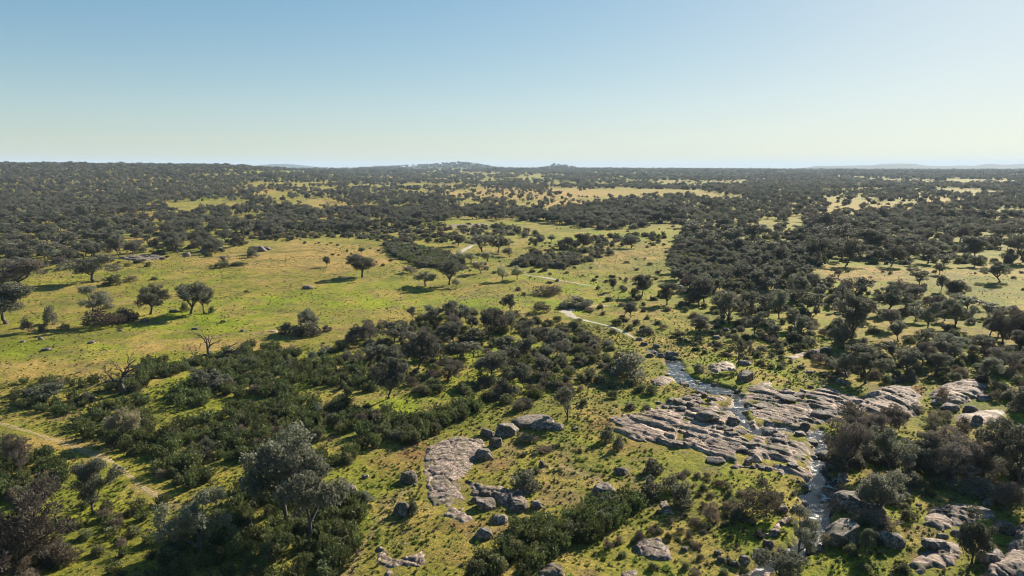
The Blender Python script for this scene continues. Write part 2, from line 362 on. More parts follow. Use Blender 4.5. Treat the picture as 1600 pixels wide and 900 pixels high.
def cover_colour(x, y, z):
    px, py, dep = project(x, y, z); r = np.hypot(x, y)
    n1 = fbm(x / 22, y / 22, 41, 4); n2 = fbm(x / 5, y / 5, 42, 4); n3 = fbm(x / 120, y / 120, 43, 3)
    base = np.array([0.200, 0.186, 0.026]); lush = np.array([0.200, 0.236, 0.010]); dry = np.array([0.32, 0.222, 0.066])
    rust = np.array([0.20, 0.105, 0.05]); wood = np.array([0.075, 0.078, 0.034])
    L = np.clip(blobs(px, py, LUSH, 51) + (smooth(0.5, 0.68, n1) * 0.5) * (r < 600), 0, 1)
    D = np.clip(blobs(px, py, DRY, 52) + smooth(0.48, 0.64, n2) * 0.55 + smooth(0.55, 0.7, n3) * 0.4 * (r > 350), 0, 1)
    Ru = blobs(px, py, RUST, 53) * (r < 200)
    c = base[None] * np.ones((len(x), 3))
    c = c * (1 - L[:, None]) + lush * L[:, None]
    c = c * (1 - D[:, None]) + dry * D[:, None]
    c = c * (1 - Ru[:, None]) + rust * Ru[:, None]
    soil = (smooth(.60, .70, fbm(x / 3.1, y / 3.1, 48, 4)) * .55 * (r < 450))[:, None]; c = c * (1 - soil) + np.array([.17, .115, .06]) * soil
    deep = (smooth(.56, .68, fbm(x / 9, y / 9, 49, 4)) * .5 * (r < 450))[:, None]; c = c * (1 - deep) + np.array([.11, .125, .012]) * deep
    far = smooth(2600, 4200, r)[:, None]
    fw = (0.7 + 0.6 * smooth(0.40, 0.6, fbm(x / 90, y / 90, 44, 3)))[:, None]
    c = c * (1 - far) + (wood * 0.55 * fw) * far
    fld = np.exp(-((r - 3500) / 380) ** 2) * smooth(-12, -8, np.degrees(np.arctan2(x, y))) * (1 - smooth(2, 4, np.degrees(np.arctan2(x, y))))
    c = c * (1 - fld[:, None]) + np.array([0.2, 0.21, 0.07]) * fld[:, None]
    for tr in TRAILS:
        tr_d = seg_dist(x + 1.6 * (fbm(x / 7, y / 7, 57, 2) - .5), y + 1.6 * (fbm(x / 7, y / 7, 58, 2) - .5), tr)
        k = (np.exp(-(tr_d / .55) ** 2) * .75 * (0.35 + fbm(x / 5, y / 5, 59, 2)))[:, None]; c = c * (1 - k) + np.array([.30, .215, .11]) * k
    bed = carve(x, y)[:, None]
    c = c * (1 - bed) + np.array([0.15, 0.12, 0.09]) * bed
    return c

# ------------------------------------------------------------------ ground sheet
def build_ground():
    th = np.concatenate([np.linspace(-180, -60, 24, endpoint=False), np.linspace(-60, -42, 60, endpoint=False),
                         np.linspace(-42, 42, 980, endpoint=False), np.linspace(42, 60, 60, endpoint=False), np.linspace(60, 180, 24, endpoint=False)])
    th = np.radians(th)
    rr = np.concatenate([[2, 12, 24, 32], np.geomspace(38, 170, 520, endpoint=False), np.geomspace(170, 900, 240, endpoint=False), np.geomspace(900, 16500, 200)])
    Rr, Th = np.meshgrid(rr, th, indexing='ij')
    X = (Rr * np.sin(Th)).ravel(); Y = (Rr * np.cos(Th)).ravel(); Z = Tfull(X, Y)
    nr, nth = Rr.shape
    i = np.arange(nr - 1)[:, None] * nth; j = np.arange(nth)[None, :]; j2 = (j + 1) % nth
    F = np.stack([i + j, i + nth + j, i + nth + j2, i + j2], -1).reshape(-1, 4)
    F = F[:, ::-1]
    V = np.stack([X, Y, Z], 1)
    cov = cover_colour(X, Y, Z)
    V = np.concatenate([V, [[0, 0, float(Tfull(np.array([0.]), np.array([0.]))[0])]]]); cov = np.concatenate([cov, cov[:1]])
    me = mesh_np('ground', V, F, [M['ground']], None, True, {'cover': cov})
    tag(link('ground', me), kind='structure')
build_ground()

# ------------------------------------------------------------------ rock slabs (height fields over the ground)
def cells(x, y, seed):
    xi = np.floor(x); yi = np.floor(y); f1 = np.full(x.shape, 9.); f2 = np.full(x.shape, 9.); idv = np.zeros(x.shape)
    for a in (-1, 0, 1):
        for b in (-1, 0, 1):
            cx = xi + a; cy = yi + b
            d = np.hypot(cx + .15 + .7 * _hash(cx, cy, seed) - x, cy + .15 + .7 * _hash(cx, cy, seed + 1) - y)
            new = d < f1; f2 = np.where(new, f1, np.minimum(f2, d)); idv = np.where(new, _hash(cx, cy, seed + 2), idv); f1 = np.where(new, d, f1)
    return f2 - f1, idv
SLABS = []
def slab_h(S, x, y):
    d = sdist(x, y, S['poly']); s = S['seed']
    dn = d + S['rough'] * (fbm(x / 1.6, y / 1.6, s, 3) - 0.5) * 2 + 0.5 * min(1, S['rough'] * 2.5) * (fbm(x / .45, y / .45, s + 2, 3) - .5)
    e = smooth(-0.25, S['edge'], dn)
    ux, uy = S['dir']; a = x * ux + y * uy; b = -x * uy + y * ux
    b = b + 0.7 * (fbm(a / 6, b / 6, s + 3, 2) - 0.5) * 2
    n = fbm(a / S['len'], b / S['wid'], s + 7, 4)
    rid = 1 - np.abs(2 * n - 1) * 2.0
    wa = a + 0.9 * (fbm(a / 2.2, b / 1.1, s + 15, 2) - .5); wb = b + 0.5 * (fbm(a / 1.7, b / 1.2, s + 16, 2) - .5)
    e1, i1 = cells(wa / (S['len'] * .75), wb / (S['wid'] * 1.7), s + 20); e2, i2 = cells(wa / 1.1, wb / .8, s + 30)
    block = S['amp'] * (0.9 * (i1 - .5) + 0.16 * (i2 - .5)) - .30 * np.exp(-e1 / .045) * min(1, S['amp'] * 3) - .05 * np.exp(-e2 / .04)
    step = np.floor(fbm(a / 9, b / 2.6, s + 9, 2) * 7) / 7
    z = -0.40 + e * (0.40 + S['h'] * (0.35 + 0.65 * smooth(0, S['dome'], dn)))
    hol = smooth(0.60, 0.70, fbm(x / 2.6, y / 2.6, s + 11, 3)) * S['hol']
    z = z - e * hol * (S['h'] + .45)
    z = z + e * (block + 0.45 * S['amp'] * (rid - 0.35) + S['amp'] * 0.6 * (step - 0.45) + min(.2, .06 + S['amp'] * .5) * (fbm(x / 0.45, y / 0.45, s + 5, 4) - 0.5))
    cw = carve(x, y, True); z = z * (1 - .8 * cw) - .10 * cw
    c = carve(x, y)
    z = z * (1 - c) + c * (-0.62 + 0.5 * (fbm(x / 0.9, y / 0.9, s + 6, 3) - 0.35))
    g = Tbase(x, y) + 0.55 * (fbm(x / 14, y / 14, 21, 2) - 0.35) * (1 - c) * 0.85
    return z + g, d
def slab(pts, h=0.5, amp=0.15, edge=0.8, dome=2.5, rough=0.5, direction=None, ln=3.0, wd=1.0, label='', mat='slab', res=None, name='rock_outcrop', hol=0.0):
    poly = wpoly(pts)
    if direction is None: direction = ((0, 0), (1, -0.35)); dv = np.array([1, -0.35])
    else:
        a = np.array(unproject(*direction[0])); b = np.array(unproject(*direction[1])); dv = b - a
    dv = dv / np.hypot(*dv)
    S = dict(poly=poly, h=h, amp=amp, edge=edge, dome=dome, rough=rough, dir=dv, len=ln, wid=wd, hol=hol, seed=100 + 13 * len(SLABS))
    lo = poly.min(0) - 1.2; hi = poly.max(0) + 1.2; res = res or 0.17
    nx = int((hi[0] - lo[0]) / res) + 2; ny = int((hi[1] - lo[1]) / res) + 2
    xs = np.linspace(lo[0], hi[0], nx); ys = np.linspace(lo[1], hi[1], ny)
    X, Y = np.meshgrid(xs, ys); x = X.ravel(); y = Y.ravel()
    z, d = slab_h(S, x, y)
    keep = (d > -1.0)
    q = np.arange((ny - 1) * nx).reshape(ny - 1, nx)[:, :-1].ravel()
    F = np.stack([q, q + 1, q + nx + 1, q + nx], 1)
    F = F[keep[F].all(1)]
    used = np.unique(F); mp = np.full(len(x), -1); mp[used] = np.arange(len(used))
    c = poly.mean(0); cz = float(Tbase(c[0], c[1]))
    V = np.stack([x[used] - c[0], y[used] - c[1], z[used] - cz], 1)
    o = link(name, mesh_np(name, V, mp[F], [M[mat]], None, True), loc=(c[0], c[1], cz))
    tag(o, label, 'rock')
    SLABS.append(S); LAND.append((np.mean([p[0] for p in pts]), np.mean([p[1] for p in pts]), None))
    return o
def Z(x, y):
    x = np.atleast_1d(np.asarray(x, float)); y = np.atleast_1d(np.asarray(y, float)); z = Tfull(x, y)
    for S in SLABS:
        lo = S['poly'].min(0) - .5; hi = S['poly'].max(0) + .5
        m = (x > lo[0]) & (x < hi[0]) & (y > lo[1]) & (y < hi[1])
        if m.any():
            zz, d = slab_h(S, x[m], y[m]); z[m] = np.maximum(z[m], np.where(d > -.9, zz, -99))
    return z
LAND = []
RDIR = ((985, 650), (1270, 735))
slab([(950,655),(1000,642),(1030,630),(1062,622),(1100,616),(1130,612),(1180,606),(1240,612),(1295,606),(1350,625),(1400,642),(1352,656),(1312,656),(1290,672),(1280,700),(1292,728),(1308,748),(1282,764),(1240,748),(1180,738),(1110,734),(1092,716),(1050,706),(985,694),(958,674)],
     h=0.30, amp=0.46, edge=0.9, dome=4, rough=1.3, hol=1.0, direction=RDIR, ln=7.0, wd=0.75, label='broad pale fissured bedrock slab crossed by the stream pools', res=0.16)
slab([(1340,622),(1370,604),(1425,603),(1446,624),(1440,648),(1412,656),(1372,652),(1342,640)], h=0.55, amp=0.35, direction=((1350,610),(1440,650)), ln=7, wd=.7, dome=3, label='striped whaleback slab right of the stream beside the reddish soil patch')
slab([(1450,612),(1475,600),(1520,597),(1550,606),(1540,624),(1500,634),(1455,628)], h=0.8, amp=0.3, ln=5, wd=.8, label='cracked slab with a dark bush growing in its cleft')
slab([(1485,650),(1520,640),(1570,640),(1582,655),(1540,668),(1500,664)], h=0.3, amp=0.12, label='flat pinkish slab carrying a single square boulder')
slab([(1013,593),(1030,587),(1058,588),(1062,598),(1035,604),(1016,603)], h=0.6, amp=0.12, label='small smooth pink slab on the left bank of the upper pool')
slab([(1103,571),(1130,566),(1152,568),(1150,578),(1122,583),(1105,580)], h=0.7, amp=0.2, label='low slab beside the upright tree above the stream')
slab([(1170,603),(1190,597),(1212,600),(1212,608),(1188,613)], h=0.3, amp=0.08, label='bare pink slab edge beyond the large dark boulder')
slab([(658,716),(664,700),(690,686),(730,681),(757,689),(770,708),(750,718),(742,736),(724,748),(728,768),(734,786),(746,812),(726,826),(698,816),(670,790),(660,765),(656,740)],
     h=0.34, amp=0.19, edge=0.7, dome=3, rough=0.5, hol=0.2, label='long curved lichen covered granite slab in the central clearing', mat='slab_lichen', direction=((700,690),(700,810)), ln=2.2, wd=1.2, res=0.12)
slab([(724,750),(745,752),(775,760),(822,773),(824,796),(792,797),(770,782),(738,778)], h=0.6, amp=0.3, edge=.6, mat='slab_lichen', label='broken granite ledge at the right side of the long curved slab', res=0.12)
slab([(589,856),(600,861),(615,873),(640,868),(660,855),(674,867),(670,884),(640,888),(622,890),(624,902),(596,906),(590,880)], h=0.2, amp=0.26, edge=.5, dome=1, rough=.6, hol=.5, mat='slab_lichen', label='angular L shaped slab at the bottom edge in front of the clearing', res=0.1)
slab([(591,834),(605,831),(605,850),(596,853)], h=0.12, amp=0.04, edge=.5, dome=.6, rough=.15, mat='slab_lichen', label='small upright tongue of pale rock flush with the grass', res=0.08)
slab([(617,851),(632,846),(645,848),(641,854),(622,855)], h=0.16, amp=0.05, edge=.5, dome=.6, rough=.15, mat='slab_lichen', label='tiny flat rock just above the L shaped slab', res=0.08)
slab([(984,857),(1000,845),(1030,839),(1044,853),(1060,874),(1040,884),(1010,876)], h=0.4, amp=0.2, edge=.5, dome=1, mat='slab_lichen', label='pale split slab at the bottom between shrubs and tussocks', res=0.1)
slab([(838,888),(862,879),(885,890),(892,910),(838,912)], h=0.5, amp=0.2, edge=.5, dome=1, mat='slab_lichen', label='pale rock cut by the bottom edge below the rockrose thicket', res=0.1)
slab([(1026,785),(1042,781),(1054,802),(1036,805)], h=0.16, amp=0.12, edge=.4, dome=1, rough=.2, mat='slab_lichen', label='small ring shaped rock left of the round dark bush', res=0.1)
slab([(965,895),(990,888),(1005,893),(990,905),(968,906)], h=0.16, amp=0.06, edge=.4, dome=1, rough=.2, mat='slab_lichen', label='thin flat pale rock at the bottom edge left of the tussocks', res=0.1)
slab([(1452,795),(1500,789),(1552,796),(1560,815),(1520,824),(1475,836),(1432,824),(1438,806)], h=0.6, amp=0.28, ln=5, wd=.8, label='wide layered outcrop at lower right with pale ledges', res=.12)
slab([(1408,884),(1440,850),(1482,844),(1512,860),(1497,886),(1442,905)], h=0.5, amp=0.2, label='pinkish dome of bedrock with a dark overhang at lower right', res=.12)
slab([(1615,812),(1580,826),(1562,868),(1530,893),(1538,915),(1640,915)], h=1.1, amp=0.4, dome=3, label='massive grey outcrop in the bottom right corner', res=.12, direction=((1560,880),(1610,830)))
slab([(1183,842),(1212,815),(1237,808),(1233,826),(1202,846)], h=0.5, amp=0.2, edge=.5, dome=1, label='tilted fractured slab left of the lower stream bend', res=.1)
slab([(1135,900),(1180,884),(1208,879),(1203,900),(1140,918)], h=0.5, amp=0.2, edge=.5, label='rough pale bedrock where the stream leaves the bottom edge', res=.1)
slab([(1225,560),(1262,548),(1300,541),(1305,547),(1262,558),(1238,566)], h=0.2, amp=0.06, dome=1, label='thin strip of bare rock in the grass right of the upright tree')
slab([(178,404),(210,398),(250,400),(262,405),(215,409)], h=0.5, amp=0.6, dome=2, rough=1.6, ln=4, wd=1.4, hol=.6, res=.3, label='low dark granite outcrop at the back edge of the meadow', mat='boulder')
slab([(410,520),(425,516),(438,517),(436,521)], h=0.2, amp=0.1, dome=1, res=.3, label='low grey slab left of the small bush clump on the meadow')
slab([(700,352),(760,349),(765,352),(705,356)], h=0.3, amp=0.1, dome=1, res=.5, label='pale bare rock strip in the distant valley bottom')

# ------------------------------------------------------------------ water and beds
def build_water():
    P = np.concatenate(WATER + CHAN); lo = P.min(0) - 2; hi = P.max(0) + 2; res = 0.5
    nx = int((hi[0] - lo[0]) / res) + 2; ny = int((hi[1] - lo[1]) / res) + 2
    X, Y = np.meshgrid(np.linspace(lo[0], hi[0], nx), np.linspace(lo[1], hi[1], ny)); x = X.ravel(); y = Y.ravel()
    keep = carve(x, y) > 0.02
    q = np.arange((ny - 1) * nx).reshape(ny - 1, nx)[:, :-1].ravel()
    F = np.stack([q, q + 1, q + nx + 1, q + nx], 1); F = F[keep[F].any(1)]
    used = np.unique(F); mp = np.full(len(x), -1); mp[used] = np.arange(len(used))
    V = np.stack([x[used], y[used], np.full(len(used), -0.34)], 1)
    tag(link('stream_water', mesh_np('stream_water', V, mp[F], [M['water']], None, True)), kind='structure')
build_water()
def ribbon(name, pts, widths, mat, off=0.07, seed=0, step=0.6):
    P = wpoly(pts); seg = np.hypot(*(P[1:] - P[:-1]).T); s = np.concatenate([[0], np.cumsum(seg)])
    n = max(8, int(s[-1] / step)); u = np.linspace(0, s[-1], n)
    cx = np.interp(u, s, P[:, 0]); cy = np.interp(u, s, P[:, 1]); wd = np.interp(u, s, widths)
    for _ in range(6):
        cx[1:-1] = (cx[:-2] + 2 * cx[1:-1] + cx[2:]) / 4; cy[1:-1] = (cy[:-2] + 2 * cy[1:-1] + cy[2:]) / 4
    tx = np.gradient(cx); ty = np.gradient(cy); L = np.hypot(tx, ty); tx /= L; ty /= L
    m = 9; V = []
    for k in range(m):
        v = k / (m - 1) * 2 - 1
        jit = (fbm(u / 1.7, u * 0 + (0 if v < 0 else 9), seed, 3) - 0.5) * 1.3
        ww = wd * 0.5 * (v + np.sign(v) * jit * abs(v))
        x = cx - ty * ww; y = cy + tx * ww
        V.append(np.stack([x, y, Tfull(x, y) + off - 0.10 * (abs(v) > .99)], 1))
    V = np.stack(V, 1).reshape(-1, 3)
    i = np.arange(n - 1)[:, None] * m; j = np.arange(m - 1)[None]
    F = np.stack([i + j, i + j + 1, i + m + j + 1, i + m + j], -1).reshape(-1, 4)[:, ::-1]
    return tag(link(name, mesh_np(name, V, F, [M[mat]], None, True)), kind='structure')
ribbon('stream_bed', [(955,478),(925,479),(895,481),(884,487),(890,493),(905,499),(930,505),(955,511),(975,519),(990,528)], [.5,1.1,2.6,3.6,2.6,1.7,1.1,.9,.9,.5], 'sand', .02, 3)
ribbon('stream_bed', [(812,428),(828,431),(848,433),(868,437),(890,441),(912,445),(932,449)], [.5,1.1,1.6,1.3,.7,1.0,.5], 'sand', .03, 4, 1)
ribbon('stream_bed', [(700,404),(712,399),(722,393),(734,386),(745,381)], [2,3.4,2.6,1.8,1.], 'sand', .08, 5, 1.2)
ribbon('path', [(-20,660),(0,664),(50,677),(95,692),(130,705),(165,718),(200,742),(245,775),(270,800)], [.8,.9,.8,.7,.9,1.5,.8,.5,.2], 'dirt', .0, 6, .3)
ribbon('path', [(-20,672),(10,679),(60,690),(110,706),(150,724),(190,750),(215,765)], [.3,.4,.3,.5,.4,.5,.2], 'dirt', -.01, 7, .3)

# ------------------------------------------------------------------ plant meshes (unit height 1, unit width 1)
def quads(C, size, up_bias=0.0, aspect=1.0, N=None, dirs=None, g=rng):
    n = len(C); size = np.broadcast_to(size, (n,))
    a = g.normal(size=(n, 3))
    if dirs is not None: a = dirs + 0.35 * a * np.linalg.norm(dirs, axis=1, keepdims=True)
    a[:, 2] += up_bias
    a /= np.linalg.norm(a, axis=1, keepdims=True) + 1e-9
    b = g.normal(size=(n, 3)); b -= (b * a).sum(1, keepdims=True) * a; b /= np.linalg.norm(b, axis=1, keepdims=True) + 1e-9
    A = a * (size * aspect)[:, None]; B = b * size[:, None]
    V = np.stack([C - A - B * .35, C - A * .1 + B, C + A + B * .25, C + A * .1 - B], 1).reshape(-1, 3)
    F = np.arange(4 * n).reshape(n, 4)
    return V, F
def tube(pts, rads, k=5):
    pts = np.asarray(pts, float); n = len(pts); V = []
    for i in range(n):
        d = pts[min(i + 1, n - 1)] - pts[max(i - 1, 0)]; d /= np.linalg.norm(d) + 1e-9
        ref = np.array([0, 0, 1.]) if abs(d[2]) < .9 else np.array([1., 0, 0])
        u = np.cross(d, ref); u /= np.linalg.norm(u); v = np.cross(d, u)
        for j in range(k):
            t = 2 * math.pi * j / k; V.append(pts[i] + rads[i] * (math.cos(t) * u + math.sin(t) * v))
    F = []
    for i in range(n - 1):
        for j in range(k):
            F.append((i * k + j, i * k + (j + 1) % k, (i + 1) * k + (j + 1) % k, (i + 1) * k + j))
    return np.array(V), np.array(F)
def cat(parts):
    V = []; F = []; o = 0
    for v, f in parts:
        V.append(v); F.append(f + o); o += len(v)
    return np.concatenate(V), np.concatenate(F)
def tree_parts(seed, kind, LOD):
    g = np.random.default_rng(seed)
    hi = LOD == 2
    ncl = int(g.integers(20, 34))
    low = {'oak': 0.32, 'grey': 0.24, 'brown': 0.12, 'pale': 0.30, 'bush': 0.1}[kind]
    fork = max(low, .22) * g.uniform(0.6, 0.85)
    lean = g.normal(size=2) * 0.06
    cen = []
    tries = 0
    nlo = int(g.integers(3, 6)); la = g.uniform(0, 6.28) + np.arange(nlo) * 6.28 / nlo + g.normal(size=nlo) * .3
    lob = np.stack([np.cos(la) * g.uniform(.10, .27, nlo), np.sin(la) * g.uniform(.10, .27, nlo), g.uniform(-.17, .15, nlo)], 1); lr = g.uniform(.18, .29, nlo)
    while len(cen) < ncl and tries < 6000:
        tries += 1
        u = g.normal(size=3); u /= np.linalg.norm(u)
        rad = g.uniform(0.55, 1.0)
        k_ = int(g.integers(0, nlo)); p = lob[k_] + u * np.array([1, 1, 1.0]) * lr[k_] * rad
        p[2] = p[2] * (0.92 - low) / .56 + (low + 0.93) / 2
        if p[2] > .93: continue
        if p[2] < low + 0.04 + 0.1 * g.random(): continue
        if all(np.linalg.norm(p - q) > 0.085 for q in cen): cen.append(p)
    ang0 = g.uniform(0, 6.28); bump = 1 + 0.12 * np.array([math.sin(2 * math.atan2(c[1], c[0]) + ang0) + 0.5 * math.sin(3 * math.atan2(c[1], c[0]) - ang0) for c in cen])
    cen = np.array(cen); cen[:, 0] *= bump; cen[:, 1] *= bump; cen[:, :2] += lean
    cr = g.uniform(0.06, 0.145, len(cen))
    nl = {2: 560, 1: 110, 0: 13}[LOD]; ls = {2: 0.0115, 1: 0.0235, 0: 0.060}[LOD]
    L = []; D = []
    for c, r in zip(cen, cr):
        n = int(nl * (r / 0.12) ** 2); u = g.normal(size=(n, 3)); u /= np.linalg.norm(u, axis=1, keepdims=True)
        q = u * (r * g.uniform(0.45, 1.08, n) ** 0.6)[:, None]
        q *= 1 + 0.35 * np.sin(u[:, :1] * 5 + r * 60) * np.sin(u[:, 1:2] * 4 + 1)
        q[:, 2] *= 0.78; L.append(c + q); D.append(u)
    L = np.concatenate(L); D = np.concatenate(D)
    if kind in ('brown',):
        V, F = quads(L, g.uniform(.35, .6, len(L)) * ls, 0.35, 3.2, dirs=D, g=g)
    elif kind == 'pale':
        V, F = quads(L, g.uniform(.5, 1.0, len(L)) * ls, 0.1, 1.5, dirs=D, g=g)
    else:
        V, F = quads(L, g.uniform(.6, 1.2, len(L)) * ls, 0.0, 1.15, g=g)
    # wood
    W = []
    base = np.array([0, 0, -0.04]); fk = np.array([lean[0] * .5, lean[1] * .5, fork]) + np.append(g.normal(size=2) * .015, 0)
    k = 7 if hi else 5
    W.append(tube([base, base * .3 + fk * .3, (base + fk) / 2 + np.append(g.normal(size=2) * .012, 0), fk], [.040, .029, .024, .021], k))
    if LOD > 0:
        nlimb = int(g.integers(3, 6)); order = np.argsort(np.arctan2(cen[:, 1] - lean[1], cen[:, 0] - lean[0]))
        for gi in np.array_split(order, nlimb):
            m = cen[gi].mean(0); mid = fk * .35 + m * .65; mid[2] -= 0.05
            kn = (fk + mid) / 2 + np.append(g.normal(size=2) * .02, 0.0)
            W.append(tube([fk, kn, mid], [.023, .017, .012], 5))
            for c in cen[gi]:
                W.append(tube([mid, (mid + c) / 2 + g.normal(size=3) * .015, c], [.010, .006, .002], 4 if hi else 3))
    return (V, F), cat(W)
def bush_mesh(seed, LOD, kind='bush'):
    g = np.random.default_rng(seed); ncl = 15; cen = []
    tries = 0
    while len(cen) < ncl and tries < 3000:
        tries += 1
        u = g.normal(size=3); u /= np.linalg.norm(u); u[2] = abs(u[2])
        p = np.array([u[0] * .36, u[1] * .36, .12 + u[2] * .68]) * g.uniform(.6, 1)
        if all(np.linalg.norm(p - q) > .13 for q in cen): cen.append(p)
    nl = {2: 170, 1: 90, 0: 14}[LOD]; ls = {2: .022, 1: .030, 0: .085}[LOD]
    L = []; D = []
    for c in cen:
        r = g.uniform(.13, .22); n = int(nl * (r / .16) ** 2)
        u = g.normal(size=(n, 3)); u /= np.linalg.norm(u, axis=1, keepdims=True)
        q = c + u * (r * g.uniform(.4, 1.1, n) ** .6)[:, None]; L.append(q); D.append(u + np.array([0, 0, .4]))
    L = np.concatenate(L); D = np.concatenate(D); ok = L[:, 2] > -.02; L = L[ok]; D = D[ok]
    if kind == 'dry': V, F = quads(L, g.uniform(.3, .6, len(L)) * ls, .3, 3.4, dirs=D, g=g)
    else: V, F = quads(L, g.uniform(.6, 1.2, len(L)) * ls, 0.1, 1.4, dirs=D, g=g)
    return V, F
def cistus_mesh(seed, LOD):
    g = np.random.default_rng(seed); ns = 30 if LOD else 12; P = []; Dr = []
    per = {2: 46, 1: 26, 0: 8}[LOD]
    for i in range(ns):
        a = g.uniform(0, 6.28); rr = math.sqrt(g.random()) * .42
        b = np.array([math.cos(a) * rr * .45, math.sin(a) * rr * .45, 0]); t = np.array([math.cos(a) * rr * 1.15, math.sin(a) * rr * 1.15, (1 - .9 * rr * rr * 2) * g.uniform(.7, 1.05)])
        s = g.uniform(.15, 1, per); w = .055 * np.sin(np.clip(s, 0, .96) * math.pi) ** .5 + .02
        off = g.normal(size=(per, 3)); off /= np.linalg.norm(off, axis=1, keepdims=True); off[:, 2] *= .4
        P.append(b + (t - b) * s[:, None] + off * w[:, None]); Dr.append(off * .8 + np.array([0, 0, 1.0]) + (t - b) * .3)
    P = np.concatenate(P); Dr = np.concatenate(Dr)
    return quads(P, g.uniform(.7, 1.2, len(P)) * {2: .020, 1: .028, 0: .06}[LOD], .2, 2.0, dirs=Dr, g=g)
def tuft_mesh(seed, n=22):
    g = np.random.default_rng(seed); a = g.uniform(0, 6.28, n); rr = g.uniform(0, .3, n)
    b = np.stack([np.cos(a) * rr, np.sin(a) * rr, np.full(n, .3)], 1); d = np.stack([np.cos(a) * (.2 + rr), np.sin(a) * (.2 + rr), np.full(n, .7)], 1)
    return quads(b, g.uniform(.05, .1, n), 0, 4.5, dirs=d, g=g)

def both(seed, kind, LOD, mat):
    (V, F), (TV, TF) = tree_parts(seed, kind, LOD)
    return V, F, TV, TF
TREES = {}     # (kind, lod) -> list of (crown mesh, trunk mesh)
for ki, kind in enumerate(['oak', 'grey', 'brown', 'pale']):
    for lod, nv in ((2, 5 if kind != 'pale' else 3), (1, 5 if kind != 'pale' else 3)):
        L = []
        for v in range(nv):
            V, F, TV, TF = both(1000 * ki + v + 5, kind, lod, kind)
            L.append((mesh_np('crown', V, F, [M[kind]]), mesh_np('trunk', TV, TF, [M['bark']], None, True)))
        TREES[(kind, lod)] = L
BUSH = {}
for lod in (2, 1):
    BUSH[('bush', lod)] = [mesh_np('bush', *bush_mesh(300 + v, lod), [M['bush']]) for v in range(4)]
    BUSH[('dark', lod)] = [mesh_np('bush', *bush_mesh(320 + v, lod), [M['oak']]) for v in range(3)]
    BUSH[('greyb', lod)] = [mesh_np('bush', *bush_mesh(340 + v, lod), [M['grey']]) for v in range(3)]
    BUSH[('dry', lod)] = [mesh_np('dry_bush', *bush_mesh(360 + v, lod, 'dry'), [M['dry']]) for v in range(3)]
    BUSH[('cis', lod)] = [mesh_np('rockrose', *cistus_mesh(380 + v, lod), [M['cis']]) for v in range(5)]

# ------------------------------------------------------------------ boulders
def boulder_mesh(seed, blocky):
    import bmesh
    g = np.random.default_rng(seed); bm = bmesh.new(); bmesh.ops.create_icosphere(bm, subdivisions=5, radius=1.0)
    V = np.array([v.co[:] for v in bm.verts]); F = np.array([[v.index for v in f.verts] for f in bm.faces]); bm.free()
    for k in range(9 if blocky else 7):
        n = g.normal(size=3); n /= np.linalg.norm(n)
        if k == 0: n = np.array([.1, .05, 1.0]); n /= np.linalg.norm(n)
        d = g.uniform(.52, .75) if blocky else g.uniform(.68, .9)
        s = V @ n; over = np.clip(s - d, 0, None); V = V - n[None] * over[:, None] * (.93 if blocky else .75)
    def n3(p, f, s): return (vnoise(p[:, 0] * f + p[:, 2] * f * .7, p[:, 1] * f + p[:, 2] * f * .6, s) - .5)
    V = V * (1 + .16 * n3(V, 2.0, seed) + .07 * n3(V, 5, seed + 1) + .035 * n3(V, 13, seed + 2))[:, None]
    V[:, :2] /= np.abs(V[:, :2]).max(0)[None]; V[:, 2] /= V[:, 2].max()
    return mesh_np('boulder', V, F, [M['boulder']], None, True)
BOUL = [boulder_mesh(700 + i, i >= 4) for i in range(8)]
DARKB = M['boulder']
def boulder(px, py, wpx, hpx, label=None, v=None, rot=None, deep=None, name='boulder'):
    x, y = unproject(px, py); dep = depth_at(px, py); s = dep / FPX
    wd = wpx * s; ht = hpx * s * 0.85; dp = (deep or 0.8) * wd
    if 1035 < px < 1300 and 605 < py < 745: ht *= .72
    x, y = x, y + dp * .35
    z = float(Z(x, y)[0])
    o = link(name, BOUL[v if v is not None else random.randrange(8)], loc=(x, y, z), rotz=(rot if rot is not None else random.choice([0, math.pi]) + random.uniform(-.4, .4)), scale=(wd / 2, dp / 2, ht * .66))
    o.location.z = z + ht * .10
    PLACED.append(dict(o=o, kind='boulder', px=px, py=py, w=wpx, h=hpx, label=label, cat='boulder', noun='grey granite boulder', group='boulders'))
    return o
PLACED = []      # every countable thing with its photo position
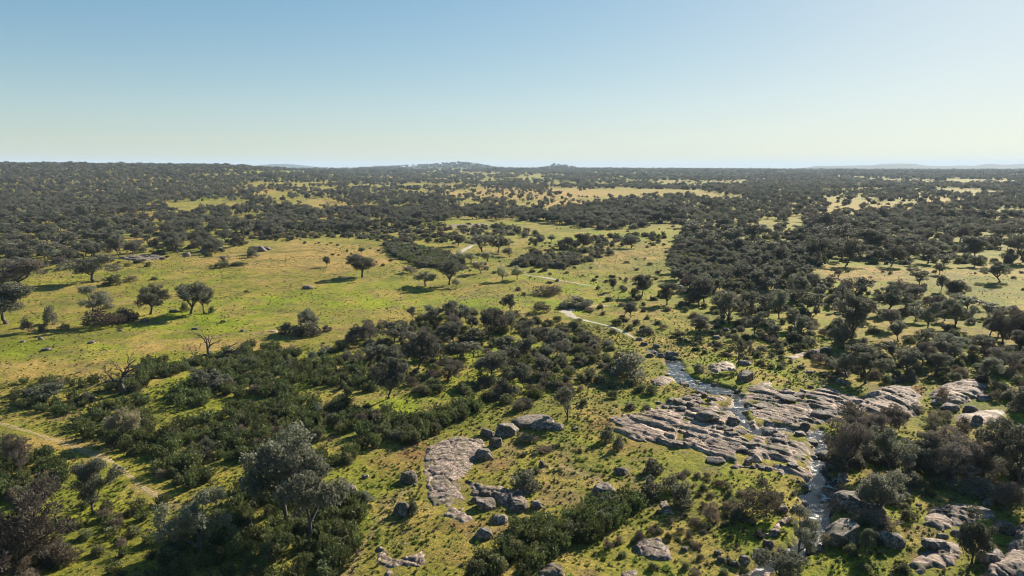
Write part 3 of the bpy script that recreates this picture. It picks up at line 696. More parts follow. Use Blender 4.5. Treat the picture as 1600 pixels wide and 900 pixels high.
BL = [
 (757,797,36,22,'rounded boulder with a deep shadow at the foot of the curved slab'),(744,786,18,12,None),(781,818,28,16,None),(757,842,28,20,None),
 (848,733,13,15,'small upright grey stone beside the shrub in the central clearing'),(783,889,18,8,'small flat white stone at the bottom among rockrose shrubs'),
 (971,744,24,14,'narrow tilted stone lying alone on the grass'),(948,782,48,30,'lichen covered boulder behind the rockrose thicket'),(838,796,20,16,'small pale stone on the grass near the broken ledge'),
 (638,757,30,25,'lichen covered boulder left of the long curved slab'),(627,808,28,29,'tall rough boulder left of the curved slab lower end'),(648,761,6,6,None),
 (545,772,24,18,None),(563,794,18,16,None),(571,750,12,8,'small pale stone in the grass above the twin crowned trees'),(812,800,30,18,None),(815,774,26,8,None),
 (755,720,30,22,'square cut block with a dark face at the corner of the curved slab'),(776,702,24,22,'flat topped block standing above the curved slab'),(762,686,26,18,None),(795,684,44,24,'long leaning rock at the head of the central slab'),
 (836,672,74,15,'long rock ledge standing in for the shaded hollow below the copse'),(868,674,30,14,None),(900,674,12,7,None),  # long ledge rock takes the place of the shaded hollow under it
 (1049,557,24,14,'large dark boulder at the top of the upper pool'),(1018,550,18,8,None),(1027,543,14,8,None),(1033,558,12,10,None),(1016,558,14,9,None),(1008,540,14,7,None),(1000,532,12,6,None),
 (1044,567,8,5,None),(1068,576,12,5,'small dark stone inside the upper pool'),(962,586,24,16,'dark boulder at the foot of the dense grey bush'),(987,594,13,12,'rounded boulder in front of the dense grey bush'),
 (1068,601,24,13,'dark rounded boulder in the water of the upper pool'),(1168,597,32,19,'big rounded dark boulder alone on the grass right of the pool'),
 (1060,636,16,8,None),(1075,631,16,8,None),(1085,624,14,8,None),(1093,617,12,10,None),(1101,623,12,9,None),(1113,628,16,8,None),(1051,641,14,7,None),(1066,645,16,8,None),(1040,640,12,6,None),(1030,632,10,5,None),(1079,640,14,7,None),(1048,632,10,5,None),
 (1108,664,40,20,'long dark boulder lying across the pale bedrock'),(1151,666,27,19,'rounded dark boulder beside the middle pool'),(1140,676,18,10,None),(1160,680,20,9,None),(1147,686,26,12,None),(1126,672,16,8,None),
 (1250,624,26,13,'dark boulder resting on the upper part of the bedrock slab'),(1232,630,34,12,'low dark stone left of the boulder on the upper bedrock'),(1190,640,28,7,None),(1288,655,34,13,None),(1300,648,26,9,None),
 (1260,668,16,16,None),(1252,683,20,15,'dark angular boulder left of the small round pool'),(1205,681,28,15,None),(1218,690,20,10,None),(1272,692,22,9,None),
 (1121,726,30,16,'triangular dark rock near the lower edge of the bedrock'),(1171,726,16,20,None),(1178,702,18,9,None),(1150,700,22,8,None),(1060,700,20,8,None),(1210,712,18,8,None),(1240,735,22,9,None),(1100,690,20,7,None),(1195,735,18,8,None),
 (1487,642,32,14,'dark boulder with a flat top on the cracked slab'),(1462,632,16,8,None),(1520,645,22,15,'angular dark boulder right of the cracked slab'),(1530,663,16,17,'square dark boulder standing on the flat pinkish slab'),(1540,628,24,12,None),
 (1491,752,22,20,'pale round boulder in the shade of the brown trees'),(1335,806,58,42,'large black faced boulder beside the stream'),(1371,812,36,30,'blocky boulder right of the large black faced boulder'),(1400,792,20,22,None),
 (1224,804,20,15,'round dark boulder at the end of the tilted slab'),(1548,795,20,14,'small boulder behind the layered outcrop'),(1293,712,30,18,None),(1310,726,34,20,None),(1322,748,20,12,None),(1300,735,24,12,None),(1332,728,20,12,None),(1318,755,20,10,'flat dark stone beside the lowest pool'),
 (1324,856,64,38,'broad smooth boulder right of the lower stream'),(1397,860,44,30,'grey boulder between the smooth boulder and the pink dome'),(1466,868,44,18,None),(1473,846,20,10,None),(1500,842,22,12,None),
 (1278,862,30,18,'rough reddish rock at the foot of the thin streamside tree'),(1210,842,20,14,None),(1201,858,18,16,None),(1150,888,14,14,None),(1128,880,14,12,None),(1165,880,18,14,None),(1185,868,16,12,None),(1122,868,12,10,None),(1070,862,12,9,None),
 (1407,775,14,12,'small pale stone under the grey streamside bush'),(1420,770,14,8,None),(1345,770,14,12,None),(1575,840,34,26,None),(1555,890,50,34,'rounded boulder in front of the massive corner outcrop'),(1438,794,10,5,None),(1480,805,10,5,None),
 (1268,608,10,9,None),(1292,612,14,8,None),(1318,602,22,12,None),(1400,600,18,9,'small dark boulder at the foot of the thicket above the striped slab'),(1265,585,14,6,None),(1320,590,18,10,None),
 (1062,452,16,8,None),(1088,470,12,5,None),(1165,572,24,10,'low pinkish rock right of the upright tree'),(1120,530,14,7,None),(1135,518,12,6,None),
 (103,401,14,8,'small round boulder at the back left of the meadow'),(86,398,12,9,None),(118,398,12,7,None),(321,394,22,10,'dark boulder at the far side of the meadow'),(340,393,18,9,'pale rounded rock right of the dark far side boulder'),(290,401,14,11,None),(403,394,26,14,None),(415,392,16,8,None),
 (62,533,9,8,'small white stone standing on the left meadow'),(70,549,18,6,'flat pale stone at the left edge of the meadow'),(141,538,12,6,None),(479,453,20,8,'low pale stone mound in front of the lone oak'),(304,515,12,5,None),(378,519,9,6,None),(225,504,14,8,None),(34,536,8,4,None),(187,518,9,4,None),(270,488,14,6,None),
 (655,392,13,4,'low brown rock in the grass beyond the lone oak'),(645,338,14,4,None),(460,336,24,8,None),(478,337,14,6,None),(280,345,12,5,None),(277,340,10,6,None),
 (164,641,16,8,'pale flat stone in the left shrub field'),(112,708,8,4,None),(868,740,8,4,None),(892,772,6,5,'tiny reddish stone on the bare grass'),
]
for b in BL: boulder(*b)
def stream_stones():
    g = np.random.default_rng(55); n = 0
    P = WATER[0].tolist() + WATER[6].tolist()
    for poly, cnt in ((WATER[0], 16), (WATER[6], 26), (WATER[5], 4), (WATER[4], 4)):
        k = len(poly)
        for _ in range(cnt):
            i = g.integers(0, k); t_ = g.random(); q = poly[i] * (1 - t_) + poly[(i + 1) % k] * t_ + g.normal(size=2) * .5
            px, py, dep = project(q[0], q[1], -.2)
            if py > 895: continue
            s_ = g.uniform(.35, 1.1); boulder(float(px), float(py), s_ / dep * FPX, s_ * g.uniform(.45, .8) / dep * FPX)
stream_stones()

# ------------------------------------------------------------------ placement of plants
KN = {'oak': ('tree', 'dark holm oak', 'holm_oak'), 'grey': ('tree', 'grey green olive tree', 'olive_tree'), 'brown': ('tree', 'brownish bare twigged tree', 'brown_tree'), 'pale': ('tree', 'pale yellow green tree', 'pale_tree'),
      'bush': ('shrub', 'round olive green bush', 'round_bush'), 'dark': ('shrub', 'dense dark green bush', 'dark_bush'), 'greyb': ('shrub', 'grey green bush', 'grey_bush'), 'dry': ('shrub', 'dry brown bush', 'dry_bush'), 'cis': ('shrub', 'dark green rockrose shrub', 'rockrose_shrub')}
CAND = []       # dict(kind, x, y, w, h, px, py, hp, label, hand)
def put(kind, px, py, hpx, wpx, label=None):
    x, y = unproject(px, py); dep = depth_at(px, py); s = dep / FPX
    CAND.append(dict(kind=kind, x=x, y=y, w=wpx * s * (1.16 if KN[kind][0] == 'tree' else 1.05), h=hpx * s * 1.0 / max(.6, math.cos(math.atan2(CAM_H, y))), px=px, py=py, hp=hpx, label=label, hand=True))
T = [
 ('oak',10,507,63,95,'large spreading oak with a dark trunk at the left edge of the meadow'),('oak',145,441,44,70,'dark broad oak at the back left of the meadow'),
 ('brown',30,447,44,92,'wide brownish tree at the left edge behind the meadow'),('grey',150,507,58,54,'domed grey oak with brown bush at its foot, left meadow'),
 ('oak',235,492,50,58,'slender trunked oak in the meadow row, left of the twin oaks'),('oak',298,490,50,66,'wide open crowned oak, left one of the touching twin oaks'),
 ('oak',319,489,46,38,'leaning thin oak, right one of the touching twin oaks'),('oak',566,433,37,56,'lone spreading oak casting a long shadow on the open meadow'),
 ('oak',511,418,19,14,'small leaning tree left of the lone meadow oak'),('oak',565,396,10,13,'tiny tree straight behind the lone meadow oak'),
 ('oak',187,401,39,26,'tall thin leaning tree at the back left of the meadow'),('oak',209,401,22,24,None),('oak',279,396,29,40,'dark oak among boulders at the far left meadow edge'),
 ('oak',352,377,20,26,None),('oak',380,368,30,42,None),('oak',393,397,14,20,None),('brown',350,413,18,14,None),('oak',70,402,24,44,None),('oak',140,397,20,30,None),('oak',165,367,30,30,None),('oak',95,360,27,30,None),('oak',135,347,30,32,None),
 ('brown',95,420,22,24,None),('grey',40,430,30,44,None),
 ('pale',665,447,26,42,'wide pale yellow tree before the dark valley oak'),('oak',702,445,40,48,'dark rounded oak beside the pale trees in the valley'),('pale',713,450,18,20,None),('brown',643,426,13,26,None),
 ('pale',752,428,22,30,'pale blossoming tree left of the sandy stream bed'),('pale',785,440,28,22,'thin pale tree at the near end of the blossoming row'),('pale',763,409,19,30,None),('pale',736,411,20,32,'yellowish bushy tree beside the far stream bed'),('pale',808,437,24,26,'pale tree right of the blossoming row above the stream bed'),
 ('grey',715,385,23,27,None),('oak',755,397,30,46,'dark dense tree behind the blossoming row'),('oak',778,395,28,40,None),('oak',797,401,16,22,None),
 ('oak',800,490,33,28,'small oak alone at the near edge of the meadow'),('grey',488,518,36,36,'thin pale crowned tree in the bush clump on the meadow'),
 ('brown',580,536,37,40,'brownish tree at the left end of the central copse'),('oak',617,537,30,44,None),('grey',652,580,70,56,'tall grey crowned oak with a thick dark trunk in the copse'),('grey',606,625,77,58,'tall olive oak with a bare trunk in front of the copse'),
 ('grey',680,505,32,26,None),('oak',706,502,33,27,None),('grey',728,504,30,30,None),('oak',712,539,40,44,'dark oak with a visible forked trunk in the copse'),('oak',762,531,49,52,'dark tall oak at the top of the copse'),
 ('brown',700,596,36,48,'round brown crowned tree in the copse'),('oak',770,594,46,62,'spreading dark oak with splayed trunks near the copse centre'),('grey',820,608,48,40,'grey tree over a dark boulder at the copse front'),('oak',825,533,36,30,None),('grey',850,545,34,30,None),('oak',790,560,34,34,None),
 ('grey',645,500,22,22,None),('oak',560,540,26,30,None),('grey',740,560,30,36,None),('brown',880,560,26,30,None),('oak',800,515,30,30,None),
 ('grey',884,661,56,44,'olive tree standing alone left of the bedrock slab'),('oak',958,456,21,15,None),('oak',1003,463,34,32,'round dark tree at the edge of the grass beyond the bend'),('grey',1042,477,36,38,'grey bushy tree right of the round dark tree'),
 ('oak',986,497,25,26,'small oak with a shadow over the grass inside the stream bend'),('oak',1100,472,42,38,'oak with a bright clearing behind it at the thicket edge'),('grey',1154,574,50,28,'upright narrow tree above the dark round boulder'),
 ('oak',1140,507,52,46,None),('oak',1165,500,46,40,None),('oak',1095,527,34,32,None),('grey',1217,499,56,40,'grey crowned oak standing at the left side of the thicket'),
 ('grey',1329,531,76,54,'tall domed oak with a thin crooked trunk in the thicket'),('grey',1253,467,38,32,None),('grey',1310,438,24,15,'small pale leaved tree at the edge of the tan clearing'),('grey',1335,457,30,50,'wide rounded tree at the near edge of the tan clearing'),
 ('grey',1275,492,34,38,None),('grey',1385,489,50,52,None),('oak',1395,516,36,38,None),('oak',1436,447,28,32,'small oak on the open grass of the right clearing'),('oak',1470,456,26,20,None),('oak',1468,430,20,18,None),('oak',1490,476,38,36,'dense dark tree at the corner of the right clearing'),
 ('grey',1563,441,38,44,'spreading oak at the back of the right clearing'),('grey',1450,516,44,34,None),('grey',1492,512,44,38,None),('brown',1566,537,56,48,None),('brown',1597,537,56,44,None),('oak',1545,497,24,46,None),
 ('grey',1352,600,62,60,'large bushy tree at the back of the striped slab'),('grey',1325,592,44,40,None),('brown',1440,572,40,38,None),('grey',1400,566,34,42,None),('grey',1300,582,26,32,None),('grey',1240,440,34,40,None),('oak',1205,450,36,36,None),('grey',1175,440,30,34,None),('oak',1350,500,30,36,None),('grey',1415,480,40,40,None),
 ('oak',1362,400,43,54,'high spreading oak with visible trunk behind the tan clearing'),('oak',1290,412,40,46,'black shaded oak left of the high spreading oak'),('oak',1322,414,46,44,None),('oak',1392,416,32,34,None),('oak',1450,412,32,38,None),('brown',1283,360,30,54,'reddish brown rounded tree in the right middle distance'),
 ('oak',1438,323,15,15,'small oak standing in the far right clearing'),('brown',1499,323,10,9,'tiny brown tree alone in the far right clearing'),('oak',1315,378,30,42,None),('brown',1500,378,26,34,None),('brown',1562,377,30,36,None),('oak',1540,350,26,36,None),('oak',1600,410,44,50,None),('oak',1520,405,36,40,None),
 ('oak',1078,373,26,42,'dark dome shaped tree at the left end of the right wood'),('oak',1107,384,26,38,None),('oak',1150,386,34,42,None),('oak',1180,380,32,36,None),('oak',1130,360,24,30,None),('oak',1043,346,29,36,'branching oak on the grass before the right wood'),('oak',990,315,11,11,None),('oak',1022,312,13,12,None),
 ('oak',838,386,15,15,None),('oak',910,388,24,30,None),('oak',987,388,23,30,None),('oak',887,388,18,22,None),
 ('grey',145,803,80,66,'grey crowned tree with a bent bare trunk beside the dirt track'),('brown',22,906,140,135,'big dark brown tree cut by the bottom left corner'),('grey',312,880,104,90,'silvery olive tree leaning at the bottom left'),
 ('grey',446,812,142,136,'large grey oak, left of the two merged foreground crowns'),('grey',487,846,128,104,'large grey oak with a dark trunk, right of the merged crowns'),
 ('pale',195,690,56,56,'pale dry tree rising out of the left shrub field'),('brown',30,738,58,42,'bare purplish small tree at the left edge by the track'),('grey',70,627,32,52,'rounded grey tree at the left end of the shrub field'),
 ('brown',1320,730,72,80,'brown bare twigged tree over the small pools'),('grey',1392,745,76,74,'grey green tree at the centre of the streamside group'),('grey',1375,812,76,82,'grey bushy tree beside the large black faced boulder'),
 ('brown',1480,750,78,84,'wide brown tree in the right streamside group'),('grey',1440,735,54,52,None),('brown',1535,748,64,60,None),('oak',1592,758,104,92,'dark oak cut by the right edge'),('grey',1518,884,78,58,'grey brown small tree between the two lower right outcrops'),
 ('grey',1251,869,74,58,'thin two stemmed tree standing at the lower stream'),('grey',1215,912,58,66,'silvery bush like tree at the bottom beside the stream'),
 ('grey',1350,866,38,28,None),('brown',1570,800,44,50,None),('grey',335,612,34,44,'grey rounded tree among the shrubs below the fallen bare tree'),('grey',312,604,30,36,None),
]
for t_ in T: put(*t_)
B = [
 ('dry',162,512,34,62,'brown bush at the foot of the domed grey oak'),('dark',196,503,26,40,None),('dry',42,519,28,22,None),('greyb',79,506,34,22,'narrow upright grey bush left of the domed oak'),('dry',68,519,18,16,None),('dry',100,517,14,20,None),
 ('bush',175,446,18,34,None),('dry',205,440,14,20,None),('bush',74,304+112,12,16,None),('bush',200,417,8,12,None),('bush',216,412,6,16,None),('bush',231,417,9,14,'small bush alone on the back left meadow'),('bush',242,437,6,14,None),('bush',345,419,11,32,'low dark bush patch at the far side of the meadow'),('bush',372,415,7,34,None),('greyb',395,402,14,18,None),
 ('bush',290,486,16,14,None),('dry',348,505,6,10,None),('dry',385,457,6,8,None),('dry',188,515,5,10,None),('bush',330,488,12,12,None),
 ('dark',480,524,26,44,'dense dark bush in the clump on the meadow'),('dark',450,521,22,36,'dark bush at the left end of the meadow clump'),('dark',511,518,13,18,'small dark bush at the right end of the meadow clump'),('bush',470,526,12,20,None),
 ('dark',742,530,20,32,None),('dark',905,480,20,50,'wide dark brown bush just above the sandy bend'),('dark',884,482,14,26,None),('dry',855,460,18,52,'wide brown bramble patch left of the sandy bend'),('dry',846,488,22,30,'brown bramble below the wide bramble patch'),('dry',920,487,8,20,None),
 ('greyb',986,590,50,58,'dense grey upright bush among dark boulders left of the pool'),('bush',895,515,18,30,'green bush in front of the sandy bend'),('bush',905,505,10,16,None),('dark',1010,522,14,24,None),('dark',958,520,8,14,None),
 ('dry',1190,808,58,66,'large round purplish bare bush left of the stream'),('dark',1067,790,44,40,'round dark bush on the grass below the bedrock'),('dark',1092,582,19,20,'dark bush on the right bank of the upper pool'),
 ('dry',1290,856,24,26,None),('dry',1315,772,26,24,None),('dry',1368,826,24,70,None),('dry',1530,772,24,84,None),('bush',1420,815,18,30,None),('dry',1473,628,26,20,'dark twiggy bush in the cleft of the cracked slab'),('dry',1555,627,20,28,None),('dark',1597,645,44,40,None),
 ('dark',948,690,30,24,'dark bush left of the bedrock slab lower edge'),('dark',965,704,26,20,None),('dark',820,765,34,46,'olive bush right of the broken ledge'),('dark',1020,740,26,34,None),('dark',1018,778,34,36,None),('dark',1048,768,30,28,None),('bush',990,785,22,22,None),
 ('dry',1110,812,30,34,'brown bramble among the tussocks'),('dry',1088,825,18,20,None),('dry',1140,800,20,22,None),('dry',1075,842,16,18,None),('greyb',1150,815,24,22,None),('dry',1000,845,16,20,None),('dry',1018,834,13,18,None),('dry',950,860,20,18,None),('dry',968,848,14,16,None),
 ('dark',1240,535,20,24,None),('dark',1215,548,22,20,None),('dark',1264,541,18,24,'round bush on the grass below the left thicket'),('dark',1249,530,20,24,None),('dry',1285,570,18,40,None),('dark',30,405,16,20,None),
 ('bush',700,660,8,14,None),('dry',825,690,14,36,None),('dry',850,706,12,34,None),('greyb',645,806,26,18,None),('dark',1090,745,10,14,None),('dark',1105,615,8,12,None),('bush',1138,775,12,14,None),
 ('dark',1330,640,12,14,None),('dark',1432,642,12,26,'low brown bush between the striped slab and the thicket'),('dry',1417,652,9,16,None),('dark',1010,640,10,14,None),('dark',985,640,12,20,None),('bush',912,634,16,14,None),('bush',1000,612,18,22,None),('bush',1018,616,18,24,None),
 ('dark',735,540,14,22,None),('dark',840,415,15,36,None),('dark',870,416,14,30,None),('dark',895,414,10,20,None),('dark',815,415,16,30,None),('oak',1014,0,0,0,None),
]
for t_ in B:
    if t_[3] > 0: put(*t_)

def near_hand(x, y, f=0.45):
    m = np.zeros(len(x), bool)
    for c in CAND:
        if c['hand'] and c['h'] > 1.6: m |= np.hypot(x - c['x'], y - c['y']) < f * c['w']
    return m
def on_bad(x, y):
    m = carve(x, y) > 0.05
    for S in SLABS:
        lo = S['poly'].min(0) - 1; hi = S['poly'].max(0) + 1
        q = (x > lo[0]) & (x < hi[0]) & (y > lo[1]) & (y < hi[1])
        if q.any(): m[q] |= sdist(x[q], y[q], S['poly']) > 0.1
    return m
BEDS = [wpoly(p) for p in ([(955,478),(925,479),(895,481),(884,487),(890,493),(905,499),(930,505),(955,511),(975,519),(990,528)], [(812,428),(848,433),(890,441),(932,449)], [(700,404),(722,393),(745,381)], [(-20,662),(50,680),(130,706),(200,744),(245,775)], [(1000,535),(1020,548),(1045,558)])]
def scatter(poly, spacing, kinds, wr, hr, prob=1.0, seed=0, clus=0.0, cscale=12, excl=True, handf=.45, bed=1.6):
    P = wpoly(poly); lo = P.min(0); hi = P.max(0); g = np.random.default_rng(seed + 900)
    nx = int((hi[0] - lo[0]) / spacing) + 1; ny = int((hi[1] - lo[1]) / spacing) + 1
    X, Y = np.meshgrid(np.arange(nx), np.arange(ny)); X = X.ravel(); Y = Y.ravel()
    x = lo[0] + (X + g.uniform(-.1, 1.1, len(X)) ) * spacing; y = lo[1] + (Y + g.uniform(-.1, 1.1, len(X))) * spacing
    z = Tbase(x, y); px, py, dep = project(x, y, z)
    ok = in_poly(px, py, poly) & (g.random(len(x)) < prob) & (px > -60) & (px < 1660) & (py < 935)
    if clus: ok &= vnoise(x / cscale, y / cscale, seed + 60) > clus
    x, y, px, py, dep = x[ok], y[ok], px[ok], py[ok], dep[ok]
    ok = ~near_hand(x, y, handf) & ~on_bad(x, y)
    for b in BEDS: ok &= seg_dist(x, y, b) > bed
    if excl:
        for c in CLEAR: ok &= ~in_poly(px, py, c)
    x, y, px, py, dep = x[ok], y[ok], px[ok], py[ok], dep[ok]
    ks = [k for k, _ in kinds]; pr = np.array([p for _, p in kinds]); pr = pr / pr.sum()
    ch = g.choice(len(ks), len(x), p=pr)
    for i in range(len(x)):
        q = g.random(); w_ = wr[0] + (wr[1] - wr[0]) * q; h_ = hr[0] + (hr[1] - hr[0]) * (0.6 * q + 0.4 * g.random())
        CAND.append(dict(kind=ks[ch[i]], x=float(x[i]), y=float(y[i]), w=w_, h=h_, px=float(px[i]), py=float(py[i]), hp=h_ / dep[i] * FPX, label=None, hand=False))
    return len(x)
# shrub fields near the camera
CIS = [('cis', 8), ('bush', 1), ('greyb', .6), ('dry', .4)]
scatter([(150,592),(250,562),(330,552),(420,537),(470,556),(560,572),(590,600),(575,632),(520,640),(470,650),(430,640),(440,600),(400,600),(330,640),(290,640),(240,620),(170,612)], 1.5, CIS, (1.3, 2.5), (1.1, 2.3), .92, 1, .30, 5, False, .2)
scatter([(300,640),(330,635),(420,600),(520,640),(600,655),(640,660),(610,690),(560,720),(500,740),(440,720),(380,760),(310,772),(225,742),(250,690)], 1.4, CIS, (1.3, 2.4), (1.1, 2.2), .93, 2, .24, 5, False, .12)
scatter([(10,600),(60,600),(150,595),(240,620),(250,680),(240,720),(160,700),(80,655),(20,640)], 1.5, CIS, (1.2, 2.2), (1.0, 1.9), .85, 3, .40, 4, False, .2)
scatter([(-20,700),(50,712),(110,730),(100,760),(60,790),(-20,800)], 1.1, CIS, (1.3, 2.1), (1.1, 1.8), .9, 4, .2, 4, False, .2)
scatter([(612,690),(628,672),(700,645),(745,628),(752,645),(700,672),(640,698),(615,702)], 1.0, CIS, (1.5, 2.2), (1.4, 2.0), .95, 5, 0, 5, False, .2)
scatter([(540,600),(600,620),(620,660),(560,660),(520,640)], 1.3, [('cis', 3), ('bush', 1)], (1.4, 2.2), (1.2, 1.8), .5, 6, .3, 5, False, .3)
scatter([(862,832),(900,795),(985,772),(1004,790),(960,830),(890,862),(865,855)], .95, CIS, (1.5, 2.2), (1.3, 1.9), .95, 7, 0, 5, False, .1)
scatter([(730,905),(745,860),(790,830),(860,810),(872,850),(860,905)], 1.1, [('cis', 4), ('bush', 1)], (1.4, 2.1), (1.1, 1.8), .8, 8, .25, 4, False, .3)
scatter([(500,880),(510,800),(540,765),(575,790),(570,830),(545,880),(520,900)], 1.05, CIS, (1.4, 2.1), (1.3, 2.0), .9, 9, .1, 4, False, .12)
scatter([(230,915),(250,850),(380,760),(440,760),(520,800),(520,915)], 1.35, [('cis', 3), ('bush', 1)], (1.3, 2.4), (1.0, 1.9), .75, 10, .22, 4, False, .15)  # denser shrubs added to darken the ground where tree shadows lie
scatter([(80,905),(90,830),(180,790),(260,760),(330,790),(300,905)], 1.6, [('cis', 2), ('bush', 2), ('dry', 1)], (1.0, 1.9), (.7, 1.4), .6, 11, .3, 4, False, .3)
scatter([(120,800),(150,770),(210,800),(190,830)], 1.3, [('bush', 2), ('cis', 1)], (1.0, 1.7), (.7, 1.2), .6, 12, 0, 4, False, .2)
# central copse
scatter([(480,560),(560,520),(680,490),(800,490),(880,520),(960,545),(985,570),(940,610),(880,600),(840,640),(760,650),(690,640),(640,620),(560,580)], 2.2, [('bush', 4), ('greyb', 2), ('dry', 2), ('dark', 2), ('cis', 1)], (1.4, 3.0), (1.0, 2.4), .7, 13, .34, 6, False, .3)
scatter([(560,560),(680,500),(860,520),(900,560),(860,600),(760,640),(690,630)], 5.0, [('oak', 2), ('grey', 2), ('brown', 1)], (3.2, 4.6), (2.8, 4.2), .5, 14, 0, 7, False, .6)
scatter([(820,500),(880,500),(950,530),(1000,600),(940,640),(830,640),(840,560)], 2.2, [('bush', 3), ('dry', 2), ('greyb', 2)], (1.4, 2.6), (1.0, 1.9), .7, 15, .3, 6, False, .3)
# tussocks right of the bottom centre
scatter([(930,860),(1050,790),(1180,770),(1260,800),(1240,850),(1150,900),(960,905)], 1.5, [('dry', 3), ('bush', 2), ('dark', 1)], (.6, 1.3), (.4, .9), .7, 16, .2, 4, False, .4)
scatter([(1060,740),(1180,745),(1260,775),(1200,830),(1080,800)], 1.6, [('dry', 3), ('bush', 2)], (.7, 1.5), (.4, 1.0), .6, 17, .2, 4, False, .4)
scatter([(1320,760),(1600,750),(1600,800),(1430,790),(1380,850),(1420,905),(1330,905),(1300,870)], 1.6, [('dry', 2), ('bush', 2)], (.8, 1.8), (.5, 1.3), .6, 18, .3, 4, False, .4)
scatter([(1040,520),(1200,520),(1330,600),(1260,600),(1160,565),(1080,570)], 1.9, [('dry', 2), ('bush', 3), ('dark', 2)], (.9, 2.0), (.6, 1.3), .65, 19, .3, 5, False, .4)
scatter([(800,690),(900,690),(940,720),(860,770),(800,760)], 2.2, [('dry', 2), ('bush', 2)], (.7, 1.4), (.4, .8), .4, 20, .3, 5, False, .4)
scatter([(1440,650),(1600,660),(1600,720),(1460,700)], 2.0, [('dry', 3), ('brown', 1)], (1.6, 3.0), (1.2, 2.4), .5, 21, .3, 5, False, .5)
scatter([(1285,705),(1600,690),(1600,765),(1420,762),(1300,745)], 1.9, [('dry', 3), ('greyb', 3), ('dark', 2)], (1.8, 3.2), (1.4, 2.6), .8, 37, .15, 6, False, .1)
scatter([(1290,640),(1420,655),(1420,700),(1300,700)], 3.2, [('brown', 1)], (3, 4.5), (2.6, 3.6), .5, 38, 0, 6, False, .5)
scatter([(-40,915),(-40,850),(60,830),(110,870),(100,915)], 1.6, [('dry', 2), ('dark', 2), ('bush', 1)], (1.8, 3.0), (1.4, 2.4), .8, 39, 0, 6, False, .05)
# meadow edge small bushes
scatter([(400,372),(1060,350),(1040,440),(830,445),(640,400)], 6, [('bush', 3), ('dry', 3), ('dark', 2), ('greyb', 1)], (.8, 2.6), (.5, 1.5), .6, 28, .45, 16, False, .5)
scatter([(930,440),(1040,430),(1060,520),(1000,530),(940,500)], 3.2, [('bush', 3), ('dry', 3), ('dark', 2), ('greyb', 1)], (1., 2.6), (.7, 1.8), .6, 29, .35, 8, False, .5)
scatter([(0,395),(420,372),(560,368),(640,400),(840,440),(830,470),(400,380),(100,440),(0,450)], 7, [('bush', 2), ('dry', 2)], (.8, 2.2), (.5, 1.3), .5, 22, .4, 20, False, .5)
scatter([(600,380),(650,386),(700,398),(724,412),(720,424),(660,418),(610,400)], 2.2, [('cis', 1), ('dark', 2)], (2.6, 3.8), (1.6, 2.4), .95, 23, 0, 9, False, .3)
scatter([(862,384),(930,372),(1040,366),(1048,376),(965,392),(945,410),(925,402),(870,392)], 4.2, [('dark', 3), ('bush', 1)], (2.2, 4.6), (1.8, 3.2), .75, 24, .25, 9, False, .3)
scatter([(830,395),(900,400),(930,410),(890,420),(800,418)], 3.0, [('dark', 3), ('bush', 1)], (2.2, 4.2), (1.6, 2.8), .8, 25, .1, 9, False, .3)
scatter([(400,352),(560,352),(700,352),(720,380),(600,380),(540,372),(440,378),(400,376)], 4.6, [('bush', 2), ('dark', 2), ('dry', 1)], (2.5, 5), (1.5, 3), .75, 26, .35, 18, False, .3)
scatter([(700,350),(800,352),(870,380),(840,400),(740,380)], 5, [('dark', 2), ('bush', 1), ('oak', 1)], (3, 5), (2, 3.6), .5, 27, .4, 18, False, .3)
# right thicket
RT = [(1050,430),(1060,395),(1270,390),(1285,415),(1262,442),(1370,455),(1510,480),(1650,490),(1650,592),(1560,600),(1300,600),(1235,545),(1190,555),(1120,520),(1060,485)]
scatter(RT, 6.0, [('grey', 4), ('oak', 4), ('brown', 1)], (3.2, 6.0), (2.8, 5.2), .72, 30, .30, 10, True, .5)
scatter(RT, 3.4, [('bush', 4), ('greyb', 2), ('dark', 3), ('dry', 2)], (1.3, 3.2), (.9, 2.2), .85, 31, .30, 7, True, .3)
scatter([(1040,400),(1060,380),(1270,385),(1280,420),(1200,450),(1080,460)], 2.8, [('dark', 3), ('bush', 2), ('oak', 1)], (2.6, 4.4), (1.8, 3.0), .9, 32, .1, 8, True, .3)
scatter([(1330,600),(1340,570),(1650,560),(1650,640),(1580,640),(1480,595),(1400,602)], 2.4, [('bush', 3), ('dry', 3), ('dark', 2)], (1.6, 3.0), (1.2, 2.2), .75, 33, .3, 6, True, .3)
scatter([(1060,346),(1650,338),(1650,415),(1480,418),(1390,410),(1262,414),(1060,396)], 7.2, [('oak', 4), ('grey', 4), ('brown', 2)], (4.5, 8.6), (3.6, 6.4), .80, 34, .32, 16, True, .5)
scatter([(1060,350),(1650,345),(1650,415),(1270,412),(1060,396)], 4.0, [('dark', 3), ('bush', 2), ('dry', 1)], (2.0, 4.2), (1.4, 3.0), .5, 35, .35, 14, True, .3)
scatter([(1262,420),(1650,420),(1650,486),(1372,452)], 9, [('dry', 2), ('bush', 2)], (.8, 2), (.5, 1.3), .5, 36, 0, 9, False, .3)
